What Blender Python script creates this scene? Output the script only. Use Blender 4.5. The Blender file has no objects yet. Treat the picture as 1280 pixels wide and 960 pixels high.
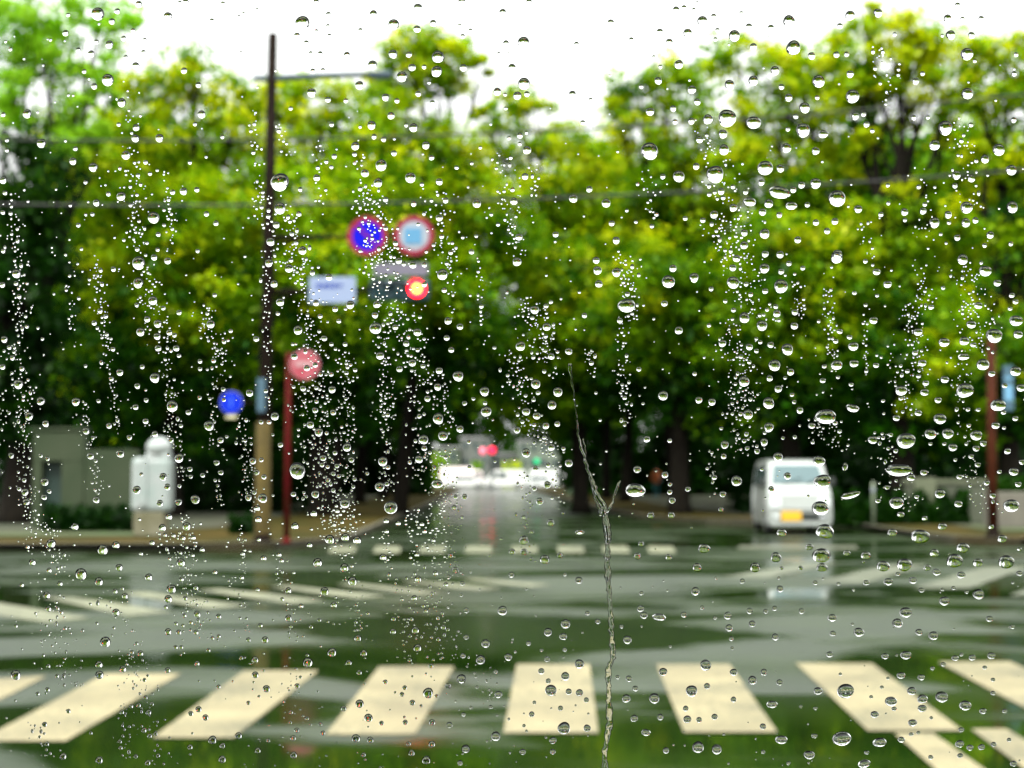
import bpy, bmesh, math, random
import numpy as np
from mathutils import Vector, Matrix
R = math.radians
S = bpy.context.scene
COL = S.collection

# ------------------------------------------------------------------ camera, sky, sun, exposure
F = 1900.0                                   # focal length in photo pixels (photo is 1280 wide)
CAM_Z = 1.35
PITCH = math.atan(115.0 / F)                 # horizon at y = 595
PANE = 0.25                                  # distance from the lens to the wet window pane
cam_data = bpy.data.cameras.new('camera')
cam = bpy.data.objects.new('camera', cam_data)
COL.objects.link(cam)
cam.location = (0, 0, CAM_Z)
cam.rotation_euler = (R(90) + PITCH, 0, 0)
cam_data.sensor_width = 36
cam_data.lens = 36 * F / 1280
cam_data.clip_start = 0.01
cam_data.clip_end = 3000
cam_data.dof.use_dof = True
cam_data.dof.focus_distance = PANE + 0.0003
cam_data.dof.aperture_fstop = 42
S.camera = cam

SUN_EL, SUN_ROT = R(58), R(200)
w = bpy.data.worlds.new('World'); S.world = w; w.use_nodes = True
nt = w.node_tree; nt.nodes.clear()
wo = nt.nodes.new('ShaderNodeOutputWorld'); bg = nt.nodes.new('ShaderNodeBackground')
sky = nt.nodes.new('ShaderNodeTexSky'); sky.sky_type = 'NISHITA'; sky.sun_disc = False
sky.sun_elevation = SUN_EL; sky.sun_rotation = SUN_ROT
sky.air_density = 2.0; sky.dust_density = 8.0; sky.ozone_density = 1.0
hs = nt.nodes.new('ShaderNodeHueSaturation'); hs.inputs['Saturation'].default_value = 0.08
mx = nt.nodes.new('ShaderNodeMixRGB'); mx.inputs['Fac'].default_value = 0.85
mx.inputs[2].default_value = (9.0, 9.1, 9.3, 1)      # even cloud deck
wtc = nt.nodes.new('ShaderNodeTexCoord'); wsx = nt.nodes.new('ShaderNodeSeparateXYZ'); wmr = nt.nodes.new('ShaderNodeMapRange')
wcm = nt.nodes.new('ShaderNodeCombineColor')          # overcast sky: three to four times brighter overhead than low down
nt.links.new(wtc.outputs['Generated'], wsx.inputs[0]); nt.links.new(wsx.outputs['Z'], wmr.inputs[0])
wmr.inputs[1].default_value = .15; wmr.inputs[2].default_value = 1.0; wmr.inputs[3].default_value = 3.4; wmr.inputs[4].default_value = 15.5
for k_ in range(3): nt.links.new(wmr.outputs[0], wcm.inputs[k_])
nt.links.new(wcm.outputs[0], mx.inputs[2])
nt.links.new(sky.outputs[0], hs.inputs['Color']); nt.links.new(hs.outputs[0], mx.inputs[1])
nt.links.new(mx.outputs[0], bg.inputs[0]); bg.inputs[1].default_value = 0.12
nt.links.new(bg.outputs[0], wo.inputs[0])
sun_d = bpy.data.lights.new('sun', 'SUN'); sun_d.energy = 1.5; sun_d.angle = R(25); sun_d.color = (1, .97, .92)
sun = bpy.data.objects.new('sun', sun_d); COL.objects.link(sun)
sun.rotation_euler = (R(32), 0, R(-20))
S.view_settings.view_transform = 'Standard'; S.view_settings.look = 'None'
S.view_settings.gamma = 1; S.view_settings.exposure = 1.65
S.cycles.use_denoising = True
S.cycles.max_bounces = 10; S.cycles.diffuse_bounces = 3; S.cycles.glossy_bounces = 4
S.cycles.transmission_bounces = 8; S.cycles.transparent_max_bounces = 8
S.cycles.sample_clamp_indirect = 6

# ------------------------------------------------------------------ helpers
FW = Vector((0, math.cos(PITCH), math.sin(PITCH))); UP = Vector((0, -math.sin(PITCH), math.cos(PITCH)))
EYE = Vector((0, 0, CAM_Z))
def ray(x, y): return FW + Vector((1, 0, 0)) * ((x - 640) / F) + UP * ((480 - y) / F)
def at(x, y, Y):
    r = ray(x, y); return EYE + r * (Y / r.y)
def gp(x, y, z=0.0):
    r = ray(x, y); return EYE + r * ((z - CAM_Z) / r.z)

MATS = {}
def mat(name, col, rough=0.6, metal=0.0, noise=0.0, nscale=8.0, emit=None, spec=0.5, alt=None, bump=0.0, coat=0.0):
    if name in MATS: return MATS[name]
    m = bpy.data.materials.new(name); m.use_nodes = True
    t = m.node_tree; p = t.nodes['Principled BSDF']
    p.inputs['Base Color'].default_value = (*col, 1); p.inputs['Roughness'].default_value = rough
    p.inputs['Metallic'].default_value = metal; p.inputs['Specular IOR Level'].default_value = spec
    p.inputs['Coat Weight'].default_value = coat; p.inputs['Coat Roughness'].default_value = 0.08
    if noise or alt or bump:
        tc = t.nodes.new('ShaderNodeTexCoord'); n = t.nodes.new('ShaderNodeTexNoise')
        n.inputs['Scale'].default_value = nscale; n.inputs['Detail'].default_value = 6
        t.links.new(tc.outputs['Object'], n.inputs['Vector'])
        if noise or alt:
            a = alt or tuple(c * (1 - noise) for c in col)
            cr = t.nodes.new('ShaderNodeValToRGB')
            cr.color_ramp.elements[0].position = .35; cr.color_ramp.elements[1].position = .65
            cr.color_ramp.elements[0].color = (*a, 1); cr.color_ramp.elements[1].color = (*col, 1)
            t.links.new(n.outputs[0], cr.inputs[0]); t.links.new(cr.outputs[0], p.inputs['Base Color'])
        if bump:
            b = t.nodes.new('ShaderNodeBump'); b.inputs['Strength'].default_value = bump
            t.links.new(n.outputs[0], b.inputs['Height']); t.links.new(b.outputs[0], p.inputs['Normal'])
    if emit:
        p.inputs['Emission Color'].default_value = (*emit[:3], 1); p.inputs['Emission Strength'].default_value = emit[3]
    MATS[name] = m
    return m

class MB:
    def __init__(self): self.bm = bmesh.new()
    def box(self, c, s, rot=None, bev=0.0):
        r = bmesh.ops.create_cube(self.bm, size=1)
        vs = r['verts']
        M = Matrix.Translation(Vector(c)) @ (rot.to_4x4() if rot else Matrix()) @ Matrix.Diagonal((*s, 1))
        bmesh.ops.transform(self.bm, matrix=M, verts=vs)
        if bev:
            es = list({e for v in vs for e in v.link_edges})
            bmesh.ops.bevel(self.bm, geom=es, offset=bev, segments=2, affect='EDGES', profile=.5)
        return self
    def tube(self, pts, rads, seg=12, cap=True):
        pts = [Vector(p) for p in pts]
        if not hasattr(rads, '__len__'): rads = [rads] * len(pts)
        rings = []
        ref = Vector((0.13, 0.21, 1)).normalized()
        for i, p in enumerate(pts):
            d = (pts[min(i + 1, len(pts) - 1)] - pts[max(i - 1, 0)]).normalized()
            a = d.cross(ref)
            if a.length < .15: a = d.cross(Vector((1, 0, 0)))
            a.normalize(); b = d.cross(a)
            rings.append([self.bm.verts.new(p + (a * math.cos(t) + b * math.sin(t)) * rads[i])
                          for t in [2 * math.pi * k / seg for k in range(seg)]])
        for i in range(len(rings) - 1):
            for k in range(seg):
                f = self.bm.faces.new((rings[i][k], rings[i][(k + 1) % seg], rings[i + 1][(k + 1) % seg], rings[i + 1][k])); f.smooth = True
        if cap:
            self.bm.faces.new(rings[0][::-1]); self.bm.faces.new(rings[-1])
        return self
    def lathe(self, prof, c=(0, 0, 0), seg=24, axis='Z'):
        rings = []
        for r, z in prof:
            ring = []
            for k in range(seg):
                t = 2 * math.pi * k / seg
                v = Vector((r * math.cos(t), r * math.sin(t), z))
                if axis == 'Y': v = Vector((v.x, v.z, v.y))
                if axis == 'X': v = Vector((v.z, v.x, v.y))
                ring.append(self.bm.verts.new(v + Vector(c)))
            rings.append(ring)
        for i in range(len(rings) - 1):
            for k in range(seg):
                f = self.bm.faces.new((rings[i][k], rings[i][(k + 1) % seg], rings[i + 1][(k + 1) % seg], rings[i + 1][k])); f.smooth = True
        self.bm.faces.new(rings[0][::-1]); self.bm.faces.new(rings[-1])
        return self
    def poly(self, pts, depth=None):
        vs = [self.bm.verts.new(Vector(p)) for p in pts]
        f = self.bm.faces.new(vs)
        if depth:
            ex = bmesh.ops.extrude_face_region(self.bm, geom=[f])
            bmesh.ops.translate(self.bm, verts=[g for g in ex['geom'] if isinstance(g, bmesh.types.BMVert)], vec=Vector(depth))
        return self
    def build(self, name, m, parent=None, loc=None, smooth=False):
        bmesh.ops.recalc_face_normals(self.bm, faces=self.bm.faces)
        me = bpy.data.meshes.new(name); self.bm.to_mesh(me); self.bm.free()
        if smooth:
            for p in me.polygons: p.use_smooth = True
        me.materials.append(m)
        o = bpy.data.objects.new(name, me); COL.objects.link(o)
        if parent: o.parent = parent
        if loc is not None: o.location = loc
        return o
def tag(o, label=None, cat=None, group=None, kind=None):
    if label: o['label'] = label
    if cat: o['category'] = cat
    if group: o['group'] = group
    if kind: o['kind'] = kind
    return o
def thing(name, label, cat, loc=(0, 0, 0), rz=0, group=None):
    o = bpy.data.objects.new(name, None); COL.objects.link(o); o.empty_display_size = .2
    o.location = loc; o.rotation_euler = (0, 0, rz)
    return tag(o, label, cat, group)
def children(o): return [c for c in bpy.data.objects if c.parent is o]
def copy_tree(o, parent=None):
    c = o.copy(); COL.objects.link(c); c.parent = parent
    for ch in children(o): copy_tree(ch, c)
    return c

# ------------------------------------------------------------------ materials
def leaf_mat(name, cols):
    m = bpy.data.materials.new(name); m.use_nodes = True; t = m.node_tree; t.nodes.clear()
    out = t.nodes.new('ShaderNodeOutputMaterial'); at_ = t.nodes.new('ShaderNodeAttribute'); at_.attribute_name = 'tint'
    cr = t.nodes.new('ShaderNodeValToRGB')
    els = cr.color_ramp.elements
    els[0].position = 0; els[0].color = (*cols[0], 1); els[1].position = 1; els[1].color = (*cols[-1], 1)
    for i, c in enumerate(cols[1:-1]):
        e = els.new((i + 1) / (len(cols) - 1)); e.color = (*c, 1)
    d = t.nodes.new('ShaderNodeBsdfDiffuse'); tr = t.nodes.new('ShaderNodeBsdfTranslucent'); g = t.nodes.new('ShaderNodeBsdfGlossy')
    g.inputs['Roughness'].default_value = .35; g.inputs['Color'].default_value = (1, 1, 1, 1)
    m1 = t.nodes.new('ShaderNodeMixShader'); m1.inputs[0].default_value = .45
    m2 = t.nodes.new('ShaderNodeMixShader'); m2.inputs[0].default_value = .005
    t.links.new(at_.outputs['Fac'], cr.inputs[0]); t.links.new(cr.outputs[0], d.inputs[0]); t.links.new(cr.outputs[0], tr.inputs[0])
    t.links.new(d.outputs[0], m1.inputs[1]); t.links.new(tr.outputs[0], m1.inputs[2])
    t.links.new(m1.outputs[0], m2.inputs[1]); t.links.new(g.outputs[0], m2.inputs[2]); t.links.new(m2.outputs[0], out.inputs[0])
    return m
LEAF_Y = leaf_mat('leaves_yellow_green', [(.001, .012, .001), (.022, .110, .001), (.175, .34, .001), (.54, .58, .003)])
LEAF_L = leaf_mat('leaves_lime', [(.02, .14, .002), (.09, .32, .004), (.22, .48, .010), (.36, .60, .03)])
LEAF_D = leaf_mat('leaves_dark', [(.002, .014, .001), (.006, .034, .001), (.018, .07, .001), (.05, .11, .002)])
BARK = mat('bark', (.009, .007, .004), .95, noise=.6, nscale=6, bump=.5, spec=.15)

def road_mat():
    m = bpy.data.materials.new('wet_asphalt'); m.use_nodes = True; t = m.node_tree; p = t.nodes['Principled BSDF']
    tc = t.nodes.new('ShaderNodeTexCoord')
    mp = t.nodes.new('ShaderNodeMapping'); mp.inputs['Scale'].default_value = (.22, .42, 1)   # wet ruts run along the crossing road
    n1 = t.nodes.new('ShaderNodeTexNoise'); n1.inputs['Scale'].default_value = 1.0; n1.inputs['Detail'].default_value = 4
    n1.inputs['Distortion'].default_value = 1.1
    t.links.new(tc.outputs['Object'], mp.inputs[0]); t.links.new(mp.outputs[0], n1.inputs['Vector'])
    rr = t.nodes.new('ShaderNodeMapRange'); rr.inputs[1].default_value = .47; rr.inputs[2].default_value = .56
    rr.inputs[3].default_value = .02; rr.inputs[4].default_value = .34
    t.links.new(n1.outputs[0], rr.inputs[0])
    sx = t.nodes.new('ShaderNodeSeparateXYZ'); t.links.new(tc.outputs['Object'], sx.inputs[0])
    yy = t.nodes.new('ShaderNodeMath'); yy.operation = 'DIVIDE'; yy.inputs[1].default_value = 40
    wob = t.nodes.new('ShaderNodeMath'); wob.operation = 'MULTIPLY_ADD'; wob.inputs[1].default_value = 1.6; t.links.new(n1.outputs[0], wob.inputs[0]); t.links.new(sx.outputs['Y'], wob.inputs[2])
    t.links.new(wob.outputs[0], yy.inputs[0])
    rut = t.nodes.new('ShaderNodeValToRGB'); E = rut.color_ramp.elements      # wheel ruts of the crossing road hold water: smooth; crowns between them: rough
    st = [(0, .2), (8.6, .1), (9.6, .5), (10.4, .95), (10.9, .5), (11.7, .0), (12.8, .75), (15.8, .8), (16.8, .0), (18.2, .1), (19.8, .9), (24.2, .95), (26.2, .35), (28.5, .1), (33, .4), (39.9, .3)]
    E[0].position = 0; E[0].color = (.2, .2, .2, 1); E[1].position = 1; E[1].color = (.3, .3, .3, 1)
    for yv, v in st[1:-1]:
        e = E.new(yv / 40); e.color = (v, v, v, 1)
    t.links.new(yy.outputs[0], rut.inputs[0])
    cmb = t.nodes.new('ShaderNodeMath'); cmb.operation = 'MULTIPLY_ADD'; cmb.inputs[1].default_value = .20
    t.links.new(rut.outputs[0], cmb.inputs[0]); t.links.new(rr.outputs[0], cmb.inputs[2]); t.links.new(cmb.outputs[0], p.inputs['Roughness'])
    n2 = t.nodes.new('ShaderNodeTexNoise'); n2.inputs['Scale'].default_value = 60; n2.inputs['Detail'].default_value = 5
    t.links.new(tc.outputs['Object'], n2.inputs['Vector'])
    n3 = t.nodes.new('ShaderNodeTexNoise'); n3.inputs['Scale'].default_value = .8; n3.inputs['Detail'].default_value = 6
    t.links.new(tc.outputs['Object'], n3.inputs['Vector'])
    cr = t.nodes.new('ShaderNodeValToRGB'); cr.color_ramp.elements[0].position = .35; cr.color_ramp.elements[1].position = .7
    cr.color_ramp.elements[0].color = (.005, .013, .002, 1); cr.color_ramp.elements[1].color = (.013, .025, .005, 1)
    t.links.new(n3.outputs[0], cr.inputs[0]); t.links.new(cr.outputs[0], p.inputs['Base Color'])
    b = t.nodes.new('ShaderNodeBump'); b.inputs['Strength'].default_value = .25; b.inputs['Distance'].default_value = .004
    mul = t.nodes.new('ShaderNodeMath'); mul.operation = 'MULTIPLY'
    t.links.new(n2.outputs[0], mul.inputs[0]); t.links.new(rr.outputs[0], mul.inputs[1])
    t.links.new(mul.outputs[0], b.inputs['Height']); t.links.new(b.outputs[0], p.inputs['Normal'])
    p.inputs['Specular IOR Level'].default_value = .5
    return m
ROAD = road_mat()
def worn_paint(name, col, lo=.42):
    m = mat(name, col, .45, noise=.38, nscale=1.3, bump=.12, spec=.3); t = m.node_tree; p = t.nodes['Principled BSDF']
    src = p.inputs['Base Color'].links[0].from_socket
    tc = t.nodes.new('ShaderNodeTexCoord'); n = t.nodes.new('ShaderNodeTexNoise'); n.inputs['Scale'].default_value = 22; n.inputs['Detail'].default_value = 10; n.inputs['Roughness'].default_value = .75
    n2 = t.nodes.new('ShaderNodeTexNoise'); n2.inputs['Scale'].default_value = 1.1; n2.inputs['Detail'].default_value = 3
    ad = t.nodes.new('ShaderNodeMath'); ad.operation = 'MULTIPLY_ADD'; ad.inputs[1].default_value = .55
    t.links.new(tc.outputs['Object'], n.inputs['Vector']); t.links.new(tc.outputs['Object'], n2.inputs['Vector']); t.links.new(n2.outputs[0], ad.inputs[0]); t.links.new(n.outputs[0], ad.inputs[2])
    cr = t.nodes.new('ShaderNodeValToRGB'); cr.color_ramp.elements[0].position = .62; cr.color_ramp.elements[1].position = .82
    mx_ = t.nodes.new('ShaderNodeMixRGB'); mx_.inputs[1].default_value = (.045, .05, .03, 1); cr.color_ramp.elements[0].color = (.25, .25, .25, 1)
    t.links.new(ad.outputs[0], cr.inputs[0]); t.links.new(cr.outputs[0], mx_.inputs[0]); t.links.new(src, mx_.inputs[2]); t.links.new(mx_.outputs[0], p.inputs['Base Color'])
    return m
PAINT = worn_paint('wet_road_paint', (.245, .208, .112))
PAINT_W = worn_paint('wet_road_paint_white', (.19, .195, .125))
PAVE = mat('wet_paving', (.050, .034, .008), .85, alt=(.020, .022, .005), nscale=.6, spec=.05)
KERB = mat('kerb_stone', (.09, .085, .06), .5, noise=.3, nscale=4)
SOIL = mat('wood_floor', (.030, .028, .012), .95, alt=(.018, .028, .008), nscale=.5)
GRASS = mat('grass_bank', (.025, .05, .006), .95, alt=(.04, .045, .010), nscale=.7)

# ------------------------------------------------------------------ ground
def sheet(name, pts, z, m, thick=None):
    b = MB(); b.poly([(x, y, z) for x, y in pts], (0, 0, -thick) if thick else None)
    return tag(b.build(name, m), kind='structure')
sheet('ground', [(-900, -400), (900, -400), (900, 1500), (-900, 1500)], -.02, SOIL)
sheet('road', [(-300, -60), (300, -60), (300, 30.5), (8.9, 30.5), (8.9, 200), (300, 200), (300, 215), (-300, 215), (-300, 200), (-9, 200), (-9, 30.5), (-300, 30.5)], 0, ROAD)
LK = [(-300, 27.6), (-5.6, 27.6), (-4.4, 28.3), (-3.6, 29.8), (-3.3, 32), (-3.6, 60), (-5.2, 160), (-7, 164), (-300, 164)]
RK = [(300, 30.0), (10.0, 30.0), (9.0, 31), (8.8, 33), (8.8, 42), (8.0, 43.5), (5.6, 44), (4.2, 47), (3.6, 55), (1.6, 158), (4, 164), (300, 164)]
def inset_strip(name, line, wdt, z, side):
    b = MB(); P = [Vector((x, y, 0)) for x, y in line]; out = []
    for i, p in enumerate(P):
        d = (P[min(i + 1, len(P) - 1)] - P[max(i - 1, 0)]).normalized(); n = Vector((-d.y, d.x, 0)) * side
        out.append(p + n * wdt)
    for i in range(len(P) - 1):
        b.poly([(*P[i].xy, z), (*P[i + 1].xy, z), (*out[i + 1].xy, z), (*out[i].xy, z)], (0, 0, -z - .01))
    return tag(b.build(name, KERB), kind='structure')
inset_strip('kerb', LK, .16, .135, 1); inset_strip('kerb', RK, .16, .135, -1)
sheet('sidewalk', LK, .125, PAVE, .12)
sheet('sidewalk', RK, .125, PAVE, .12)
# wood floor behind the pavements
sheet('wood_floor', [(-290, 33), (-9, 33), (-7, 36), (-7, 60), (-9, 150), (-290, 150)], .14, SOIL)
sheet('wood_floor', [(290, 37.5), (11, 37.5), (10.2, 44.5), (7, 48), (6.4, 60), (5.5, 150), (290, 150)], .14, SOIL)
sheet('grass_bank', [(-40, 30.6), (-7.2, 30.6), (-7.5, 32.8), (-40, 32.8)], .15, GRASS)
sheet('grass_bank', [(40, 33.4), (10.6, 33.4), (10.8, 37.2), (40, 37.2)], .15, GRASS)

# painted markings, placed on the road surface
def stripes(name, quads, m, z=.006):
    b = MB()
    for q in quads:
        b.poly([gp(x, y, z) for x, y in q])
    return tag(b.build(name, m), kind='structure')
stripes('crosswalk', [
    [(-60, 852), (58, 845), (-60, 905)],
    [(132, 842), (226, 842), (82, 926), (-28, 926)],
    [(305, 838), (398, 838), (292, 922), (190, 922)],
    [(474, 833), (568, 833), (519, 918), (407, 918)],
    [(646, 830), (737, 830), (748, 916), (629, 916)],
    [(820, 830), (912, 830), (972, 915), (855, 915)],
    [(995, 829), (1090, 829), (1203, 913), (1085, 913)],
    [(1172, 827), (1262, 827), (1440, 900), (1310, 900)],
], PAINT)
stripes('lane_line', [[(1118, 916), (1166, 916), (1250, 975), (1185, 975)]], PAINT)
stripes('lane_line', [[(1214, 911), (1258, 911), (1370, 975), (1300, 975)]], PAINT)
stripes('crosswalk', [[(x, 682.5), (x + 31, 682.5), (x + 33 - (640 - x) * .02, 691), (x - 1 - (640 - x) * .02, 691)] for x in (415, 470, 526, 583, 640, 697, 753, 809)], PAINT_W)
stripes('crosswalk', [
    [(-30, 752), (-10, 752), (112, 772), (60, 778), (-30, 765)],
    [(52, 746), (92, 746), (216, 765), (160, 770)],
    [(150, 741), (182, 740), (312, 757), (262, 761)],
    [(246, 737), (276, 736), (408, 750), (362, 754)],
    [(335, 733), (362, 732), (486, 745), (446, 748)],
    [(420, 730), (444, 729), (560, 740), (524, 743)],
    [(500, 727), (522, 726), (628, 735), (596, 738)],
    [(575, 724), (594, 723), (690, 731), (662, 733)],
], PAINT_W)
stripes('crosswalk', [[(1010, 703), (1050, 703), (962, 722), (900, 722)], [(1112, 706), (1160, 706), (1082, 728), (1016, 728)],
    [(1228, 709), (1285, 709), (1212, 735), (1140, 735)], [(1350, 712), (1410, 712), (1345, 744), (1262, 744)]], worn_paint('pale_sheen_paint', (.13, .14, .10)))  # pale road sheen painted in as crosswalk stripes
stripes('stop_line', [[(925, 682), (1070, 682), (1073, 686), (921, 686)]], worn_paint('faded_stop_line', (.11, .115, .08)))

# ------------------------------------------------------------------ trees
rng = np.random.default_rng(7)
def crown_mesh(name, blobs, m, leaf=.2, dens=1.0, tone=0.5, spread=.5, clump_r=.62, per=70):
    """blobs: (centre, radius, tone shift). Leaf sized rhombs gathered in clumps through each blob's volume."""
    C, T, RR = [], [], []
    for (c, r, ts) in blobs:
        n = max(5, int(dens * 12.5 * (r / 1.0) ** 2))
        d = rng.normal(size=(n, 3)); d /= np.linalg.norm(d, axis=1)[:, None]
        rad = r * (0.45 + 0.6 * rng.random(n) ** .6)
        p = np.array(c) + d * rad[:, None] * np.array([1, 1, .85])
        C.append(p); RR.append(np.full(n, min(clump_r, r * .5)) * rng.uniform(.6, 1.3, n))
        T.append(np.clip(tone + ts + .03 + rng.normal(0, .17, n), 0, 1))
    C = np.concatenate(C); T = np.concatenate(T); RR = np.concatenate(RR)
    n = len(C) * per
    idx = np.repeat(np.arange(len(C)), per)
    q = rng.normal(size=(n, 3)); q /= np.linalg.norm(q, axis=1)[:, None]
    q *= (rng.random(n) ** .45)[:, None]
    pos = C[idx] + q * RR[idx][:, None] * np.array([1.1, 1.1, .7])
    nrm = q * .8 + rng.normal(size=(n, 3)) * .6 + np.array([0, 0, .7]); nrm /= np.linalg.norm(nrm, axis=1)[:, None]
    a = np.cross(nrm, rng.normal(size=(n, 3))); a /= np.linalg.norm(a, axis=1)[:, None]
    b = np.cross(nrm, a)
    s = leaf * rng.uniform(.6, 1.3, n)
    V = np.stack([pos + a * s[:, None] * .5, pos + b * s[:, None] * .3, pos - a * s[:, None] * .5, pos - b * s[:, None] * .3], 1).reshape(-1, 3)
    tint = np.clip(T[idx] + rng.normal(0, .08, n), 0, 1)
    me = bpy.data.meshes.new(name)
    me.vertices.add(4 * n); me.vertices.foreach_set('co', V.astype(np.float32).ravel())
    me.loops.add(4 * n); me.loops.foreach_set('vertex_index', np.arange(4 * n, dtype=np.int32))
    me.polygons.add(n); me.polygons.foreach_set('loop_start', np.arange(0, 4 * n, 4, dtype=np.int32))
    me.polygons.foreach_set('loop_total', np.full(n, 4, dtype=np.int32))
    at_ = me.attributes.new('tint', 'FLOAT', 'POINT'); at_.data.foreach_set('value', np.repeat(tint, 4).astype(np.float32))
    me.update(); me.materials.append(m)
    return me

def trunk_mesh(base, blobs, r0, fork=.45, seed=0):
    rd = random.Random(seed); b = MB()
    top = max(blobs, key=lambda q: q[0][2])[0]; base = Vector(base)
    cx = sum(q[0][0] for q in blobs) / len(blobs); cy = sum(q[0][1] for q in blobs) / len(blobs)
    zt = top[2]; F_ = Vector((base.x * .6 + cx * .4, base.y * .7 + cy * .3, base.z + (zt - base.z) * fork))
    mid = base.lerp(F_, .5) + Vector((rd.uniform(-.15, .15), rd.uniform(-.1, .1), 0))
    b.tube([base + Vector((0, 0, -.1)), base + Vector((0, 0, .3)), mid, F_], [r0 * 1.5, r0 * 1.1, r0 * .85, r0 * .7], 10)
    for (c, r, ts) in blobs:
        c = Vector(c); st = mid.lerp(F_, rd.uniform(.5, 1.0)) if c.z > F_.z else base.lerp(F_, rd.uniform(.55, .85))
        k1 = st.lerp(c, .4) + Vector((rd.uniform(-.3, .3), rd.uniform(-.3, .3), (c - st).length * .08))
        k2 = st.lerp(c, .75) + Vector((rd.uniform(-.3, .3), rd.uniform(-.3, .3), 0))
        b.tube([st, k1, k2, c], [r0 * .42, r0 * .28, r0 * .16, r0 * .05], 7)
        for j in range(3):
            e = c + Vector((rd.uniform(-1, 1), rd.uniform(-1, 1), rd.uniform(-.2, 1))) * r * .8
            b.tube([k2, k2.lerp(e, .5) + Vector((0, 0, .15)), e], [r0 * .12, r0 * .08, r0 * .03], 5)
    return b

def tree(label, px, Y, blobs_px, m, r0=.25, leaf=.2, dens=1.0, tone=.5, seed=0, z0=.13, fork=.45, per=70, clump_r=.74, grow=1.22):
    """crown blobs (px, py, radius px, depth offset, tone shift) as they stand in the photo at distance Y."""
    g = at(px, 600, Y); base = Vector((g.x, Y, z0)); k = Y / F
    root = thing('tree', label, 'tree', base, group='trees round the junction')
    bl = []
    for q in blobs_px:
        x, y, r = q[:3]; dy = q[3] if len(q) > 3 else 0; ts = (q[4] if len(q) > 4 else 0) + max(-.14, min(.12, (270 - y) / 1500))  # lower blobs darker, upper lighter: crown shade put into leaf tone
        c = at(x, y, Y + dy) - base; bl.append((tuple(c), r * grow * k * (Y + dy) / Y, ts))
    t = trunk_mesh((0, 0, 0), bl, r0, fork, seed).build('trunk', BARK, root)
    o = bpy.data.objects.new('crown', crown_mesh('crown', bl, m, leaf, dens, tone, per=per, clump_r=clump_r)); COL.objects.link(o); o.parent = root
    return root

# front trees, left to right
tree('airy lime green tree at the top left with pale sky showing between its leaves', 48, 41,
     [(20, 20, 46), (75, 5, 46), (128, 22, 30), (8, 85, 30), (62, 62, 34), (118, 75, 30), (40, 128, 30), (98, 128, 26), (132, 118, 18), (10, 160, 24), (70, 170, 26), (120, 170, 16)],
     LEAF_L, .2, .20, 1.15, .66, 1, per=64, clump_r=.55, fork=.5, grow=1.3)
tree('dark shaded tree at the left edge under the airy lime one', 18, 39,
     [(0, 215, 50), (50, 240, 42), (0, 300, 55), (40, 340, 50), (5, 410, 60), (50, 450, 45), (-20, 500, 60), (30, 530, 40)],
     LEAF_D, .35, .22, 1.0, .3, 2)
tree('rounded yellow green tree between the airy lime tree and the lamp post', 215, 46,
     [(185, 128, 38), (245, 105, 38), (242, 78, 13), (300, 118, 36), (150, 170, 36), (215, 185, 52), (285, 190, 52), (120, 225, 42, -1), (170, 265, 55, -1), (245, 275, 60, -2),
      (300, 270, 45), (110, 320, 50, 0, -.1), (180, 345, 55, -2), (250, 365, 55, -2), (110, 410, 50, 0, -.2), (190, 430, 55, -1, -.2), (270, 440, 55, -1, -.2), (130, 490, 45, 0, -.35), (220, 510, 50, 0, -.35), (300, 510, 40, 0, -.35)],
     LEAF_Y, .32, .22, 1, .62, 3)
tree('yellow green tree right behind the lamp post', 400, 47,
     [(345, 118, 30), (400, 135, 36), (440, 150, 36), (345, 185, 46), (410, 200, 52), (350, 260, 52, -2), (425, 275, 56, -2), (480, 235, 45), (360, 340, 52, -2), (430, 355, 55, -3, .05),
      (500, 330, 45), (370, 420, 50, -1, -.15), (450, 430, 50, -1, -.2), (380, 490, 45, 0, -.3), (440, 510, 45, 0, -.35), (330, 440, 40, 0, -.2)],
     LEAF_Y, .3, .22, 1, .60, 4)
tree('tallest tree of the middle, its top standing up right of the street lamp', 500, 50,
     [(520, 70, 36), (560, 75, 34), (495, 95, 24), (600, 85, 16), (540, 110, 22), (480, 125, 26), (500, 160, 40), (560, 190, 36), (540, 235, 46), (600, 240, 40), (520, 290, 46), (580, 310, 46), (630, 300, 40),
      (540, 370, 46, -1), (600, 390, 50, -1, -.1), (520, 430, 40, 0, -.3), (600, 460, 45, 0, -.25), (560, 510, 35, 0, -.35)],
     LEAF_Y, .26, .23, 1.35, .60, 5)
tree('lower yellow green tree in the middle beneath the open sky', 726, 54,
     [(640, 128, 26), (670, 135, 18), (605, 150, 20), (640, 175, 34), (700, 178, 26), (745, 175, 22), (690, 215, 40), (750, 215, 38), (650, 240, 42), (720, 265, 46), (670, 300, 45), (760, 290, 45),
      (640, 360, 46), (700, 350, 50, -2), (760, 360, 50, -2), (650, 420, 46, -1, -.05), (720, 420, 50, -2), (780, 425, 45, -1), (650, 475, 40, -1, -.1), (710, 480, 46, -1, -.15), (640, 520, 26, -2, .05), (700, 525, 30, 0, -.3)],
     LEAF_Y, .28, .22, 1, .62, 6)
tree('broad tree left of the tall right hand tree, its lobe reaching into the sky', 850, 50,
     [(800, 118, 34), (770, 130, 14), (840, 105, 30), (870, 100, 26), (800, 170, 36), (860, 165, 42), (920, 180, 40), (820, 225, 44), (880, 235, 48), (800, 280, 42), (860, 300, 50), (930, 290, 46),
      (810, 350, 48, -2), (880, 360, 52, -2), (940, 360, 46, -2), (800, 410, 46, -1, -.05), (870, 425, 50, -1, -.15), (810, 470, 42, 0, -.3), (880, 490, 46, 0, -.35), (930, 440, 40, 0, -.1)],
     LEAF_Y, .32, .22, .95, .56, 7)
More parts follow.
